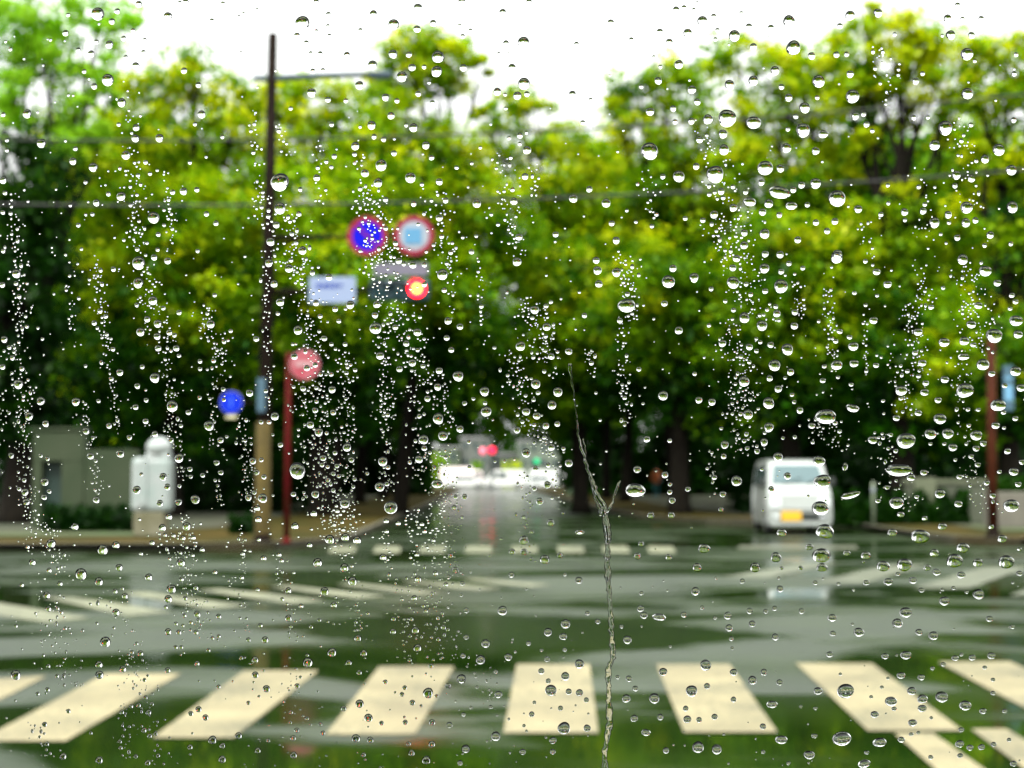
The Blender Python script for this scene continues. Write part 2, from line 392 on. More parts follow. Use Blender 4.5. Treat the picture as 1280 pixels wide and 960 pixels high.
tree('tall spreading yellow green tree behind the white van', 990, 47,
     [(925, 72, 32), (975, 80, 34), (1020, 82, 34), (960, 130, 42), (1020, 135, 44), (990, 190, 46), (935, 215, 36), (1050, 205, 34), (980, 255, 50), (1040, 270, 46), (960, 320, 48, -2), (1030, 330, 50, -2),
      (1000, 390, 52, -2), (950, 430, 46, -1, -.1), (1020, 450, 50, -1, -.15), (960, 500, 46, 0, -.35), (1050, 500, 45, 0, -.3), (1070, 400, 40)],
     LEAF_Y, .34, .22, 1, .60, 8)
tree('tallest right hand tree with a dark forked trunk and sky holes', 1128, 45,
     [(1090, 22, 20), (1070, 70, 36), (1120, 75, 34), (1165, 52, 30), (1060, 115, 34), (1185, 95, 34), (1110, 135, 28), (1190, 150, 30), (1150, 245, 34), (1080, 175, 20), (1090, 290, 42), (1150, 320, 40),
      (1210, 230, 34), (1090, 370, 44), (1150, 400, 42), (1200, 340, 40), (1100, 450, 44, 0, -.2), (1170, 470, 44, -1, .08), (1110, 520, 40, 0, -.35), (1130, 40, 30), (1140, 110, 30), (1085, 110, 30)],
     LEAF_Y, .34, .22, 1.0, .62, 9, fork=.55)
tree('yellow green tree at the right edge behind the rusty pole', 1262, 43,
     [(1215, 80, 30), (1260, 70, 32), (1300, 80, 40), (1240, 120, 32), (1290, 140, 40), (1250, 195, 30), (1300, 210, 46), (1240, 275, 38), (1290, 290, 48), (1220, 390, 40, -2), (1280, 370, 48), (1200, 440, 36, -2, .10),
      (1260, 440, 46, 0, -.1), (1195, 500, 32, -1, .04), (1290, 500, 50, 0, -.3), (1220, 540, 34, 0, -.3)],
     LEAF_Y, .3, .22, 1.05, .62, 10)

# the wood behind: trees standing in rows down both sides of the far street
def back_proto(i, m, tone, broad):
    rd = random.Random(50 + i); bl = []
    for k in range(26):
        a = rd.uniform(0, 6.28); z = rd.uniform(6.3 if broad else 3.2, 13.5)
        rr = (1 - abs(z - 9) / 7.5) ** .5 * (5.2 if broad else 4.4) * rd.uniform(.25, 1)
        bl.append(((rr * math.cos(a), rr * math.sin(a), z), rd.uniform(1.5, 2.3), rd.uniform(-.12, .12) + (z - 9) * .02))  # leaf tone rises with height, shading painted into the crown
    root = thing('tree', 'x', 'tree', (0, 0, 0), group='trees in the wood down both sides of the far street')
    trunk_mesh((0, 0, 0), bl, .26, .4, i).build('trunk', BARK, root)
    o = bpy.data.objects.new('crown', crown_mesh('crown', bl, m, .38, .62, tone, per=52, clump_r=.85)); COL.objects.link(o); o.parent = root
    return root
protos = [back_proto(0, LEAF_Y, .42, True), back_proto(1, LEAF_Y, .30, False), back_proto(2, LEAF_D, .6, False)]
used = [False] * 3
ordn = ['nearest', 'second', 'third', 'fourth', 'fifth', 'sixth', 'seventh', 'eighth', 'ninth', 'tenth']
rdm = random.Random(11)
rows = [('left', -6.7, 'kerb row left of the far street', [58, 69, 81, 94, 108, 124, 142], 0),
        ('left', -15, 'second row left of the far street', [54, 63, 75, 88, 104, 122], 1),
        ('left', -23, 'outer row left of the far street', [53, 66, 80, 96], 2),
        ('right', 6.0, 'kerb row right of the far street', [60, 71, 83, 96, 110, 126, 144], 0),
        ('right', 15.5, 'second row right of the far street', [56, 66, 78, 92, 108], 1),
        ('right', 24, 'outer row right of the far street', [54, 66, 80, 96], 2),
        ('right', 33, 'farthest row on the right', [58, 72], 1)]
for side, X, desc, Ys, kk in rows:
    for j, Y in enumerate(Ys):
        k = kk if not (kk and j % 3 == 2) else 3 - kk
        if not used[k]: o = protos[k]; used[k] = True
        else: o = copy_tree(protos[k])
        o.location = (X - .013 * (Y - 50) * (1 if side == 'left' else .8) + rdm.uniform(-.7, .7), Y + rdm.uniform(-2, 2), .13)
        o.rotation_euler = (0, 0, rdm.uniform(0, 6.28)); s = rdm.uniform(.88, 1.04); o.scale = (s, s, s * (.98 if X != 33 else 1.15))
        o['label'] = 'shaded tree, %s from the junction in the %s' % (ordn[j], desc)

# ------------------------------------------------------------------ far-off wood and undergrowth (nobody could count it)
def mass(name, label, cat, boxes, m, tone, leaf=.35, n=7000):
    P = []
    for (x0, x1, y0, y1, z0, z1) in boxes:
        k = int(n / len(boxes)); u = rng.random((k, 3))
        P.append(np.stack([x0 + (x1 - x0) * u[:, 0], y0 + (y1 - y0) * u[:, 1], z0 + (z1 - z0) * u[:, 2] * (.75 + .25 * np.sin(u[:, 0] * 40))], 1))
    pos = np.concatenate(P); nn = len(pos)
    nrm = rng.normal(size=(nn, 3)) + np.array([0, -.3, .5]); nrm /= np.linalg.norm(nrm, axis=1)[:, None]
    a = np.cross(nrm, rng.normal(size=(nn, 3))); a /= np.linalg.norm(a, axis=1)[:, None]; b = np.cross(nrm, a)
    s = leaf * rng.uniform(.6, 1.4, nn)
    V = np.stack([pos + a * s[:, None] * .5, pos + b * s[:, None] * .32, pos - a * s[:, None] * .5, pos - b * s[:, None] * .32], 1).reshape(-1, 3)
    me = bpy.data.meshes.new(name); me.from_pydata(V.tolist(), [], np.arange(4 * nn).reshape(-1, 4).tolist())
    at_ = me.attributes.new('tint', 'FLOAT', 'POINT')
    at_.data.foreach_set('value', np.repeat(np.clip(tone + rng.normal(0, .15, nn), 0, 1), 4).astype(np.float32))
    me.materials.append(m)
    o = bpy.data.objects.new(name, me); COL.objects.link(o)
    return tag(o, label, cat, kind='stuff')
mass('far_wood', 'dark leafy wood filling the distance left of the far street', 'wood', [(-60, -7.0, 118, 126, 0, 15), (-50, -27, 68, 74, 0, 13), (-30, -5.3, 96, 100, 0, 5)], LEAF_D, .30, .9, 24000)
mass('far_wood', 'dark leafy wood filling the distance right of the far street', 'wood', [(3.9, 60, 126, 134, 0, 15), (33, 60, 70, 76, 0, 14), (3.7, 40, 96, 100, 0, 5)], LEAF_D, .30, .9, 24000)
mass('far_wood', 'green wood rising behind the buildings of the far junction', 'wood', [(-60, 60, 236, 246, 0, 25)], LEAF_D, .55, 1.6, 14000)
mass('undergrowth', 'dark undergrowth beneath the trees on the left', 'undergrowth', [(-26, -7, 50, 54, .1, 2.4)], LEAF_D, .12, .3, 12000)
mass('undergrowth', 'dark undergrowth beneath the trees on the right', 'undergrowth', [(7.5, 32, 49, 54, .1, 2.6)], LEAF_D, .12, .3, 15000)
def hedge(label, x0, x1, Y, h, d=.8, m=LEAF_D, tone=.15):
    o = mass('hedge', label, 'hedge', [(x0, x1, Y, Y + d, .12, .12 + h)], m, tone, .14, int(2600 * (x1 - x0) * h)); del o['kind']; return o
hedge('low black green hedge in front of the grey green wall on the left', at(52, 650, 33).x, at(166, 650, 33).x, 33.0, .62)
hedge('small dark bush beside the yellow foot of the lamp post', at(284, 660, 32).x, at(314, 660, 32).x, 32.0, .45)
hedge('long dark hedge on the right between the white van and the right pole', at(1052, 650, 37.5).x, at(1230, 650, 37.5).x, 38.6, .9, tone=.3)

# ------------------------------------------------------------------ lamp post with traffic signal arm
STEEL = mat('dark_brown_steel', (.009, .0055, .0035), .8, noise=.4, nscale=5, spec=.05)
GREYST = mat('grey_blue_steel', (.06, .09, .10), .6, noise=.2, spec=.2)
PY = 28.5
base = at(328, 690, PY); base.z = .125
def P(x, y, dY=0): return at(x, y, PY + dY) - base
root = thing('lamp_post', 'tall dark brown lamp post with one lamp arm, its foot wrapped in yellow', 'lamp post', base)
pt = P(341, 46); pt.y = 0
b = MB(); b.tube([(0, 0, -.05), (0, 0, 1.0), (pt.x * .5, 0, pt.z * .5), pt], [.13, .125, .112, .09], 16)
b.lathe([(.075, 0), (.085, .02), (.085, .06), (.02, .1)], (pt.x, 0, pt.z - .01), 16); b.build('pole', STEEL, root)
YEL = mat('yellow_pole_wrap', (.085, .058, .004), .8, noise=.35, nscale=4)
wz0, wz1 = P(328, 672).z, P(330, 528).z
b = MB(); b.lathe([(.142, wz0), (.147, wz0 + .02), (.138, wz1 - .02), (.133, wz1)], (0, 0, 0), 20); b.build('pole_wrap', YEL, root)
b = MB(); b.lathe([(.19, 0), (.19, .04), (.15, .06), (.145, .2)], (0, 0, -.0), 20); b.build('foot_collar', STEEL, root)
ca = P(341, 97)
b = MB(); b.tube([P(316, 98), P(341, 98), P(400, 95), P(462, 93)], [.045, .07, .06, .05], 10); b.build('lamp_arm', GREYST, root)
l0 = P(475, 93)
b = MB(); b.box(l0, (.46, .2, .11), bev=.03); b.build('lamp_head', mat('lamp_housing', (.02, .05, .07), .5), root)
b = MB(); b.box(l0 + Vector((0, 0, -.065)), (.36, .14, .03), bev=.008); b.build('lamp_glass', mat('lamp_lens', (.12, .16, .18), .2), root)
b = MB(); b.tube([P(340, 298), P(380, 297), P(436, 296)], [.05, .045, .04], 10)
b.tube([P(436, 296), P(545, 295)], [.035, .03], 10); b.build('sign_arm', STEEL, root)
b = MB(); b.tube([P(338, 365), P(390, 363), P(467, 363)], [.05, .045, .04], 10); b.build('signal_arm', STEEL, root)
b = MB(); b.tube([P(335, 375), P(385, 364)], .025, 8); b.build('brace', STEEL, root)
b = MB(); b.tube([P(337, 310), P(385, 298)], .022, 8); b.build('brace', STEEL, root)
b = MB(); b.tube([P(287, 503, -.05), P(328, 503)], .022, 8); b.build('sign_bracket', STEEL, root)
cb = P(334, 400); b = MB(); b.box((cb.x, -.14, cb.z), (.2, .14, .42), bev=.01); b.build('control_box', STEEL, root)

RED = mat('sign_red', (.22, .014, .035), .6, noise=.1, spec=.15); BLUE = mat('sign_blue', (.002, .003, .42), .6, spec=.1)
LBLUE = mat('sign_light_blue', (.06, .20, .34), .5); WHITE = mat('sign_white', (.26, .29, .33), .5, spec=.2); BACK = mat('sign_back', (.35, .36, .36), .5)
def disc(b, c, r, y, seg=40, r_in=None):
    if r_in is None: b.lathe([(r, y), (r, y + .004)], c, seg, 'Y')
    else:
        rings = []
        for yy in (y, y + .004):
            for rr in (r, r_in):
                rings.append([b.bm.verts.new(Vector(c) + Vector((rr * math.cos(2 * math.pi * k / seg), yy, rr * math.sin(2 * math.pi * k / seg)))) for k in range(seg)])
        for A, B in ((0, 1), (1, 3), (3, 2), (2, 0)):
            for k in range(seg): b.bm.faces.new((rings[A][k], rings[A][(k + 1) % seg], rings[B][(k + 1) % seg], rings[B][k]))
    return b
def round_sign(label, px, py, r_px, Y, kind, cat='road sign'):
    c = at(px, py, Y); r = r_px * Y / F
    t = thing('road_sign', label, cat, c)
    b = MB(); disc(b, (0, 0, 0), r, .0); b.box((0, .03, 0), (.06, .05, r * 1.2)); b.build('sign_plate', BACK, t)
    if kind == 'noparking':
        b = MB(); disc(b, (0, 0, 0), r * .80, -.006); b.build('blue_face', BLUE, t)
        b = MB(); disc(b, (0, 0, 0), r, -.010, r_in=r * .74); b.build('red_ring', RED, t)
        b = MB(); b.box((0, -.013, 0), (r * 1.5, .006, r * .10), Matrix.Rotation(R(45), 3, 'Y')); b.build('red_bar', RED, t)
    elif kind == 'pale':
        b = MB(); disc(b, (0, 0, 0), r * .86, -.006); b.build('white_face', WHITE, t)
        b = MB(); disc(b, (0, 0, 0), r, -.010, r_in=r * .74); b.build('red_ring', RED, t)
        b = MB(); b.box((-r * .04, -.014, -r * .02), (r * .86, .006, r * .80), bev=.002)
        b.build('blue_symbol', LBLUE, t)
    elif kind == 'red':
        b = MB(); disc(b, (0, 0, 0), r * .98, -.006); b.build('red_face', mat('sign_faded_red', (.28, .022, .04), .6, alt=(.32, .09, .11), nscale=5), t)
        b = MB(); b.box((-r * .05, -.012, r * .06), (r * 1.15, .006, r * .34)); b.build('white_bar', mat('faded_white', (.36, .20, .21), .5), t)
    elif kind == 'blue':
        b = MB(); disc(b, (0, 0, 0), r * .97, -.006); b.build('blue_face', mat('sign_mid_blue', (.003, .02, .42), .6, spec=.1), t)
        b = MB(); b.box((0, -.012, 0), (r * .12, .006, r * .9)); b.build('symbol', mat('sign_symbol_blue', (.05, .15, .7), .4), t)
    return t
round_sign('round blue no parking sign with a red ring and slash on the signal arm', 459, 295, 25.5, PY - .12, 'noparking')
round_sign('round white sign with a red ring and light blue symbol right of the blue one', 517.5, 294.5, 25.5, PY - .12, 'pale')
round_sign('faded red and pink round sign on top of the thin red pole', 381, 456, 19, PY - .7, 'red')
sb = round_sign('small plain blue round sign left of the lamp post', 289, 503, 14.5, PY - .2, 'blue')
# small plates
b = MB(); c = at(289, 521, PY - .2)
o = thing('sign_plate', 'small cream plate just below the small blue round sign', 'sign', c)
b.box((0, 0, 0), (.2, .012, .07), bev=.004); b.build('plate', mat('cream_plate', (.45, .42, .25), .5), o)
b = MB(); b.box((0, .02, .05), (.02, .02, .14)); b.build('bracket', STEEL, o)
c = at(326.5, 494, PY - .18)
o = thing('sign_plate', 'narrow pale blue plate strapped to the lamp post', 'sign', c)
b = MB(); b.box((0, 0, 0), (.155, .012, .63), bev=.004); b.build('plate', mat('pale_blue_plate', (.045, .10, .14), .5, noise=.2), o)
b = MB(); b.box((0, .03, .2), (.16, .05, .03)); b.build('strap', STEEL, o)
b = MB(); b.box((0, .03, -.2), (.16, .05, .03)); b.build('strap', STEEL, o)
c = at(501, 337, PY - .08)
o = thing('sign_plate', 'grey mauve supplementary plate between the round signs and the traffic light', 'sign', c)
b = MB(); b.box((0, 0, 0), (1.02, .012, .235), bev=.004); b.build('plate', mat('mauve_plate', (.13, .12, .16), .5, noise=.25, nscale=14), o)
b = MB(); b.box((-.3, .04, .1), (.03, .04, .5)); b.build('bracket', STEEL, o)
b = MB(); b.box((.3, .04, .1), (.03, .04, .5)); b.build('bracket', STEEL, o)
# name board with blue writing (characters too blurred to read in the photo)
c = at(415.5, 362.5, PY - .1)
o = thing('name_board', 'white junction name board with a row of blue characters', 'sign', c)
b = MB(); b.box((0, 0, 0), (.87, .02, .49), bev=.004); b.build('board', mat('board_white', (.20, .25, .38), .5), o)
b = MB(); rd = random.Random(3)
for i, cx in enumerate((-.26, -.16, -.06, .04, .14)):
    s = .085 if i < 4 else .05
    b.box((cx, -.013, .085), (.12, .004, .024)); b.box((cx + rd.uniform(-.02, .02), -.0135, .075), (.030, .003, s * 1.2)); b.box((cx, -.0128, .055), (s * .9, .004, .024)); b.box((cx + .025, -.0142, .11), (.012, .004, .04))
b.build('writing', mat('board_blue', (.004, .035, .30), .5), o)
b = MB(); b.box((0, .05, 0), (.5, .06, .04)); b.build('bracket', STEEL, o)
# traffic signal
c = at(499.5, 363, PY - .12)
o = thing('traffic_light', 'dark horizontal traffic light with its right hand red lamp lit', 'traffic light', c)
b = MB(); b.box((0, 0, 0), (1.12, .16, .40), bev=.06); b.build('housing', mat('signal_housing', (.010, .038, .050), .5), o)
for i, (dx, em) in enumerate(((-.36, None), (-.01, None), (.33, (1, .05, .03)))):
    r = .15 if not em else .15
    if em:
        m_ = mat('lit_red_lens', (.6, .02, .02), .3, emit=(1.0, .001, .008, 12.0))
    else: m_ = mat('unlit_lens', (.012, .05, .06), .2)
    b = MB(); b.lathe([(r, -.082), (r * .9, -.095), (r * .5, -.11), (.01, -.115)], (dx, 0, 0.02), 24, 'Y'); L = b.build('lens', m_, o)
    if em:
        b = MB(); b.lathe([(r * .55, -.114), (r * .3, -.125), (.005, -.13)], (dx, 0, .02), 20, 'Y'); b.build('lamp_core', mat('lit_core', (.9, .4, .1), .3, emit=(1.0, .30, .02, 4.0)), L)
    b = MB()
    for k in range(11):
        t0 = R(-10 + k * 20); t1 = R(-10 + (k + 1) * 20 - 1)
        q = [(dx + (r + .02) * math.cos(t_), yy, .02 + (r + .02) * math.sin(t_)) for t_, yy in ((t0, -.08), (t1, -.08), (t1, -.26), (t0, -.26))]
        if k < 10 and k >= 0: b.poly(q, (0, 0, .008))
    b.build('visor', MATS['signal_housing'], o)
b = MB(); b.box((-.2, .12, 0), (.06, .1, .12)); b.build('bracket', STEEL, o)
b = MB(); b.box((.25, .12, 0), (.06, .1, .12)); b.build('bracket', STEEL, o)

# thin red pole carrying the faded red sign
c = at(358, 682, PY - .6); c.z = .125
o = thing('sign_pole', 'thin dark red pole right of the lamp post', 'pole', c)
RP = mat('red_brown_paint', (.075, .001, .004), .75, alt=(.045, .008, .003), nscale=2, spec=.08)
tp = at(361, 440, PY - .6) - c
b = MB(); b.tube([(0, 0, 0), (tp.x * .5, 0, tp.z * .5), tp], [.058, .056, .05], 14); b.tube([tp + Vector((0, 0, -.25)), at(381, 456, PY - .65) - c + Vector((0, .04, 0))], .025, 8); b.build('pole', RP, o)
b = MB(); b.lathe([(.1, 0), (.1, .03), (.07, .05), (.065, .12)], (0, 0, 0), 14); b.build('foot_collar', RP, o)

# right pole with its pale blue plate
RY = 30.6
c = at(1242, 682, RY); c.z = .125
o = thing('utility_pole', 'rusty red brown pole near the right edge', 'pole', c)
tp = at(1239, 425, RY) - c; tp.y = 0
b = MB(); b.tube([(0, 0, 0), (0, 0, tp.z * .5), tp], [.10, .095, .085], 14); b.lathe([(.09, 0), (.1, .02), (.03, .07)], tuple(tp), 14); b.build('pole', mat('rusty_pole', (.055, .014, .005), .7, noise=.5, nscale=3, spec=.08), o)
b = MB(); q = at(1260, 470, RY) - c; b.tube([(0, 0, q.z), q], .02, 8); b.build('bracket', STEEL, o)
b = MB(); b.tube([(0, 0, q.z - .5), q - Vector((0, 0, .5))], .02, 8); b.build('bracket', STEEL, o)
b = MB(); b.lathe([(.16, 0), (.16, .05), (.12, .08), (.11, .2)], (0, 0, 0), 14); b.build('foot_collar', STEEL, o)
c = at(1260.5, 485, RY - .05)
o = thing('sign_plate', 'upright pale blue plate on the right edge pole', 'sign', c)
b = MB(); b.box((0, 0, 0), (.20, .02, .90), bev=.005); b.build('plate', MATS['pale_blue_plate'], o)
b = MB(); b.box((0, -.013, .2), (.16, .004, .05)); b.box((0, -.013, -.1), (.16, .004, .3)); b.build('marking', mat('plate_blue_marking', (.12, .28, .42), .5), o)

# overhead wires
WIRE = mat('black_cable', (.012, .012, .010), .7)
def wire(label, pts, r=.023, Y=31):
    P_ = [at(x, y, Y) for x, y in pts]; o_ = thing('overhead_wire', label, 'wire', P_[len(P_) // 2])
    b = MB(); b.tube([p - P_[len(P_) // 2] for p in P_], r, 6, True); m_ = b.build('cable', WIRE, o_)
    return o_
def one(o_): # a single-mesh thing
    ch = children(o_)[0]; ch.parent = None; ch.location = o_.location; ch.name = 'overhead_wire'
    ch['label'] = o_['label']; ch['category'] = o_['category']; ch['group'] = 'wires across the junction'; bpy.data.objects.remove(o_); return ch
def curve(pts, n=24):
    xs = np.array([p[0] for p in pts]); ys = np.array([p[1] for p in pts]); c_ = np.polyfit(xs, ys, min(2, len(pts) - 1))
    X_ = np.linspace(xs[0], xs[-1], n); return [(float(x), float(np.polyval(c_, x))) for x in X_]
one(wire('uppermost thin wire crossing in front of the tree tops', curve([(-200, 168), (0, 176), (340, 178), (600, 166), (800, 155), (1280, 118), (1450, 100)])))
one(wire('lowest long wire crossing just above the round signs', curve([(-200, 250), (0, 256), (340, 258), (600, 249), (900, 238), (1280, 212), (1450, 198)]), .024))

# ------------------------------------------------------------------ left: wall, gateway, monument
def dims(x0, y0, x1, y1, Y):
    a, c = at(x0, y0, Y), at(x1, y1, Y); return (a.x + c.x) / 2, (a.z + c.z) / 2, abs(c.x - a.x), abs(a.z - c.z)
WALL_G = mat('grey_green_render', (.030, .042, .018), .9, alt=(.018, .032, .010), nscale=.9)
cx, cz, sx, sz = dims(82, 540, 172, 626, 35)
o = thing('garden_wall', 'grey green rendered wall with a dark gateway, left of the white monument', 'wall', (cx, 35, .13))
top = cz + sz / 2 - .13
b = MB(); b.box((0, 0, (top - .4) / 2 * 1.0 - .15), (sx, .3, top - .4 + .3 - .0)); b.build('wall', WALL_G, o)
x0 = at(45, 540, 35).x - cx; x1 = at(108, 540, 35).x - cx; t1 = at(0, 538, 35).z - .13
b = MB(); b.box(((x0 + x1) / 2, -.02, t1 - .35), (x1 - x0, .36, .7)); b.box((x0 + .1, -.02, (t1 - .7) / 2), (.2, .34, t1 - .7)); b.box((x1 - .25, -.02, (t1 - .7) / 2), (.5, .34, t1 - .7)); b.build('gateway', WALL_G, o)
b = MB(); b.box(((x0 + x1) / 2 - .15, .1, (t1 - .72) / 2), (x1 - x0 - .72, .06, t1 - .72)); b.build('gate_door', mat('dark_gate', (.012, .035, .025), .6, noise=.3), o)
b = MB(); b.box(((x0 + x1) / 2, -.02, t1 + .03), (x1 - x0 + .1, .44, .06), bev=.01); b.build('coping', WALL_G, o)

MY = 31.0
ST = mat('pale_stone', (.28, .30, .29), .65, alt=(.22, .27, .25), nscale=3)
c = at(190, 672, MY); c.z = .125
o = thing('monument', 'pale white stone monument with a rounded head on a broad block', 'monument', c)
k = MY / F
def H(y): return at(190, y, MY).z - .125
b = MB(); b.box((-.02, 0, H(640) / 2), (.62, .5, H(640)), bev=.03); b.build('pedestal', mat('brownish_stone', (.15, .14, .09), .75, alt=(.09, .085, .04), nscale=3), o)  # pedestal stone darker and browner than the block above
b = MB(); zb0, zb1 = H(640), H(572); b.box((0, 0, (zb0 + zb1) / 2), (.80, .46, zb1 - zb0), bev=.1)
b.box((.12, 0, zb1 + .02), (.5, .4, .2), bev=.08); b.box((-.12, -.2, (zb0 + zb1) / 2 + .05), (.16, .16, zb1 - zb0 - .1), bev=.05); b.build('block', ST, o, smooth=False)
b = MB(); hr = .26; b.lathe([(hr * math.sin(R(a)) + .001, -hr * .85 * math.cos(R(a))) for a in range(0, 181, 15)], (.12, 0, H(560)), 20); b.build('head', ST, o, smooth=True)

# ------------------------------------------------------------------ right: low white wall and block
WALL_W = mat('pale_concrete', (.12, .13, .08), .85, alt=(.07, .085, .045), nscale=.8)
WYR = 39.5
cx, cz, sx, sz = dims(1150, 600, 1215, 640, WYR)
o = thing('low_wall', 'low pale concrete wall running behind the rusty pole', 'wall', (cx, WYR, .13))
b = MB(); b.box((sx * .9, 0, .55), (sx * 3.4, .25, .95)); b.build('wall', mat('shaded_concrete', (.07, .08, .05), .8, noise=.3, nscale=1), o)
b = MB(); b.box((sx * .9, 0, 1.075), (sx * 3.4 + .1, .35, .1), bev=.01); b.build('coping', WALL_W, o)
b = MB(); b.box((-sx * .45, -.12, .6), (.55, .3, 1.15), bev=.01); b.build('pier', WALL_W, o)
cx, cz, sx, sz = dims(1236, 618, 1330, 662, 36)
o = thing('planter_block', 'low white block at the right edge behind the rusty pole', 'planter', (cx, 36, .15))
b = MB(); b.box((0, 0, sz / 2), (sx, .9, sz), bev=.02); b.build('block', mat('warm_white_concrete', (.13, .12, .095), .8, noise=.2, nscale=2), o)
mass_o = mass('planter_shrub', '', '', [(cx - sx / 2 + .1, cx + sx / 2 - .1, 35.7, 36.3, .15 + sz - .02, .55 + sz)], LEAF_D, .5, .14, 900)
for k_ in ('kind', 'label', 'category'):
    if k_ in mass_o: del mass_o[k_]
mass_o.parent = o; mass_o.name = 'shrub'; mass_o.matrix_parent_inverse = Matrix.Translation(-Vector((cx, 36, .15)))
# small grey post between the van and the wall
c = at(1092, 660, 37.8); c.z = .14
o = thing('marker_post', 'thin grey post standing in the dark hedge right of the van', 'post', c)
b = MB(); b.lathe([(.04, 0), (.04, 1.0), (.03, 1.05), (.01, 1.07)], (0, 0, 0), 10); b.build('post', mat('post_grey', (.22, .26, .18), .6), o)
b = MB(); b.lathe([(.044, .8), (.044, .9)], (0, 0, 0), 10); b.build('band', WHITE, o)

# ------------------------------------------------------------------ vehicles
VW = mat('white_car_paint', (.27, .29, .27), .3, noise=.04, coat=.6); GL = mat('car_glass', (.03, .05, .05), .15, spec=.4)
WS = mat('windscreen_glass', (.05, .09, .095), .25, spec=.4); RUB = mat('tyre_rubber', (.015, .015, .015), .8)
RIM = mat('steel_rim', (.35, .36, .36), .35, metal=.7); BLK = mat('black_plastic', (.015, .02, .016), .5)
def vehicle(name, label, cat, prof, width, axles, loc, rz, wheel_r=.28, paint=VW, glass_top=None, front=None, group=None, extra=None, screen=None):
    """prof: side outline (y along the car, z up) with the nose at -y; extruded over the width with a tumblehome roof."""
    t = thing(name, label, cat, loc, rz, group)
    bm = bmesh.new(); hw = width / 2; zt = max(p[1] for p in prof)
    def hwid(z): return hw - max(0, z - zt * .52) * .13 - max(0, .35 - z) * .1
    cols = []
    for s in (-1, -.93, .93, 1):
        cols.append([bm.verts.new((s * hwid(z) * 1.0, y * (1 if abs(s) < .95 else .985), z - (0 if abs(s) < .95 else .03) * (1 if z > .5 else 0))) for y, z in prof])
    n = len(prof)
    for a, c_ in zip(cols[:-1], cols[1:]):
        for i in range(n): bm.faces.new((a[i], a[(i + 1) % n], c_[(i + 1) % n], c_[i]))
    bm.faces.new(cols[0][::-1]); bm.faces.new(cols[-1])
    b = MB(); b.bm.free(); b.bm = bm; body = b.build('body', paint, t)
    for ay in axles:
        for s in (-1, 1):
            b = MB(); xw = s * (hw - .10)
            b.lathe([(wheel_r * .6, -.085), (wheel_r * .93, -.085), (wheel_r, -.05), (wheel_r, .05), (wheel_r * .93, .085), (wheel_r * .6, .085)], (xw + s * .012, ay, wheel_r), 24, 'X'); wh = b.build('wheel', RUB, t)
            b = MB(); b.lathe([(wheel_r * .58, -.09), (wheel_r * .3, -.095), (wheel_r * .3, .095), (wheel_r * .58, .09)], (xw + s * .012, ay, wheel_r), 18, 'X'); b.build('rim', RIM, wh)
            if s == -1:
                pass
    if extra: extra(t, hwid)
    return t
# parts of the boxy little van, nose at -y
KP = [(-1.66, .22), (-1.70, .34), (-1.69, .62), (-1.64, .92), (-1.50, 1.10), (-1.42, 1.17), (-1.05, 1.60), (-.90, 1.69), (-.4, 1.735), (1.2, 1.735), (1.58, 1.70), (1.66, 1.55), (1.70, .9), (1.68, .30), (1.60, .22)]
def kei_extra(t, hw):
    def quad(name, pts, m, d): b = MB(); b.poly(pts, d); return b.build(name, m, t)
    n = Vector((0, -.76, .65)) * .012
    quad('windscreen', [Vector((-.60, -1.43, 1.17)) + n, Vector((.60, -1.43, 1.17)) + n, Vector((.52, -1.06, 1.595)) + n, Vector((-.52, -1.06, 1.595)) + n], WS, tuple(n * .6))
    for s in (-1, 1):
        x1, x2 = s * (hw(1.12) + .006), s * (hw(1.55) - .008)
        quad('side_window', [(x1, -1.18, 1.12), (x1, -.35, 1.12), (x2, -.35, 1.55), (x2, -.92, 1.55)], GL, (s * .008, 0, 0))
        quad('side_window', [(x1, -.25, 1.12), (x1, .55, 1.12), (x2, .55, 1.55), (x2, -.25, 1.55)], GL, (s * .008, 0, 0))
        quad('side_window', [(x1, .65, 1.12), (x1, 1.45, 1.12), (x2, 1.38, 1.55), (x2, .65, 1.55)], GL, (s * .008, 0, 0))
        b = MB(); b.box((s * .56, -1.685, .72), (.26, .06, .22), bev=.03); b.build('headlight', mat('headlight_glass', (.62, .66, .66), .1, spec=.8), t)
        b = MB(); b.box((s * .80, -1.33, 1.2), (.13, .09, .2), bev=.03); b.tube([(s * .70, -1.33, 1.12), (s * .79, -1.33, 1.15)], .02, 8); b.build('wing_mirror', BLK, t)
        b = MB(); b.box((s * .52, -1.712, .42), (.13, .03, .07), bev=.01); b.build('fog_lamp', MATS['headlight_glass'], t)
    b = MB(); b.box((.08, -1.705, .42), (1.08, .03, .19), bev=.02); b.build('grille', BLK, t)
    b = MB(); b.box((-.20, -1.735, .43), (.46, .02, .22), bev=.006); pl = b.build('number_plate', mat('yellow_plate', (.60, .34, .01), .5), t)
    b = MB(); b.box((0, -1.69, .25), (1.36, .07, .1), bev=.02); b.build('bumper', VW, t)
    b = MB(); b.box((0, -1.70, .60), (.7, .02, .03)); b.build('bonnet_trim', mat('chrome', (.6, .62, .6), .2, metal=.8), t)
    b = MB(); b.tube([(-.35, -1.47, 1.17), (.1, -1.36, 1.30)], .01, 6); b.tube([(.2, -1.47, 1.17), (.5, -1.36, 1.30)], .01, 6); b.build('wiper', BLK, t)
vl = at(1005, 664, 35.0)
vehicle('minivan', 'small white boxy minivan with a yellow number plate facing the junction', 'van', KP, 1.475, (-1.15, 1.15), (vl.x, 35.0 + 1.7, 0.004), R(-3), .27, extra=kei_extra)

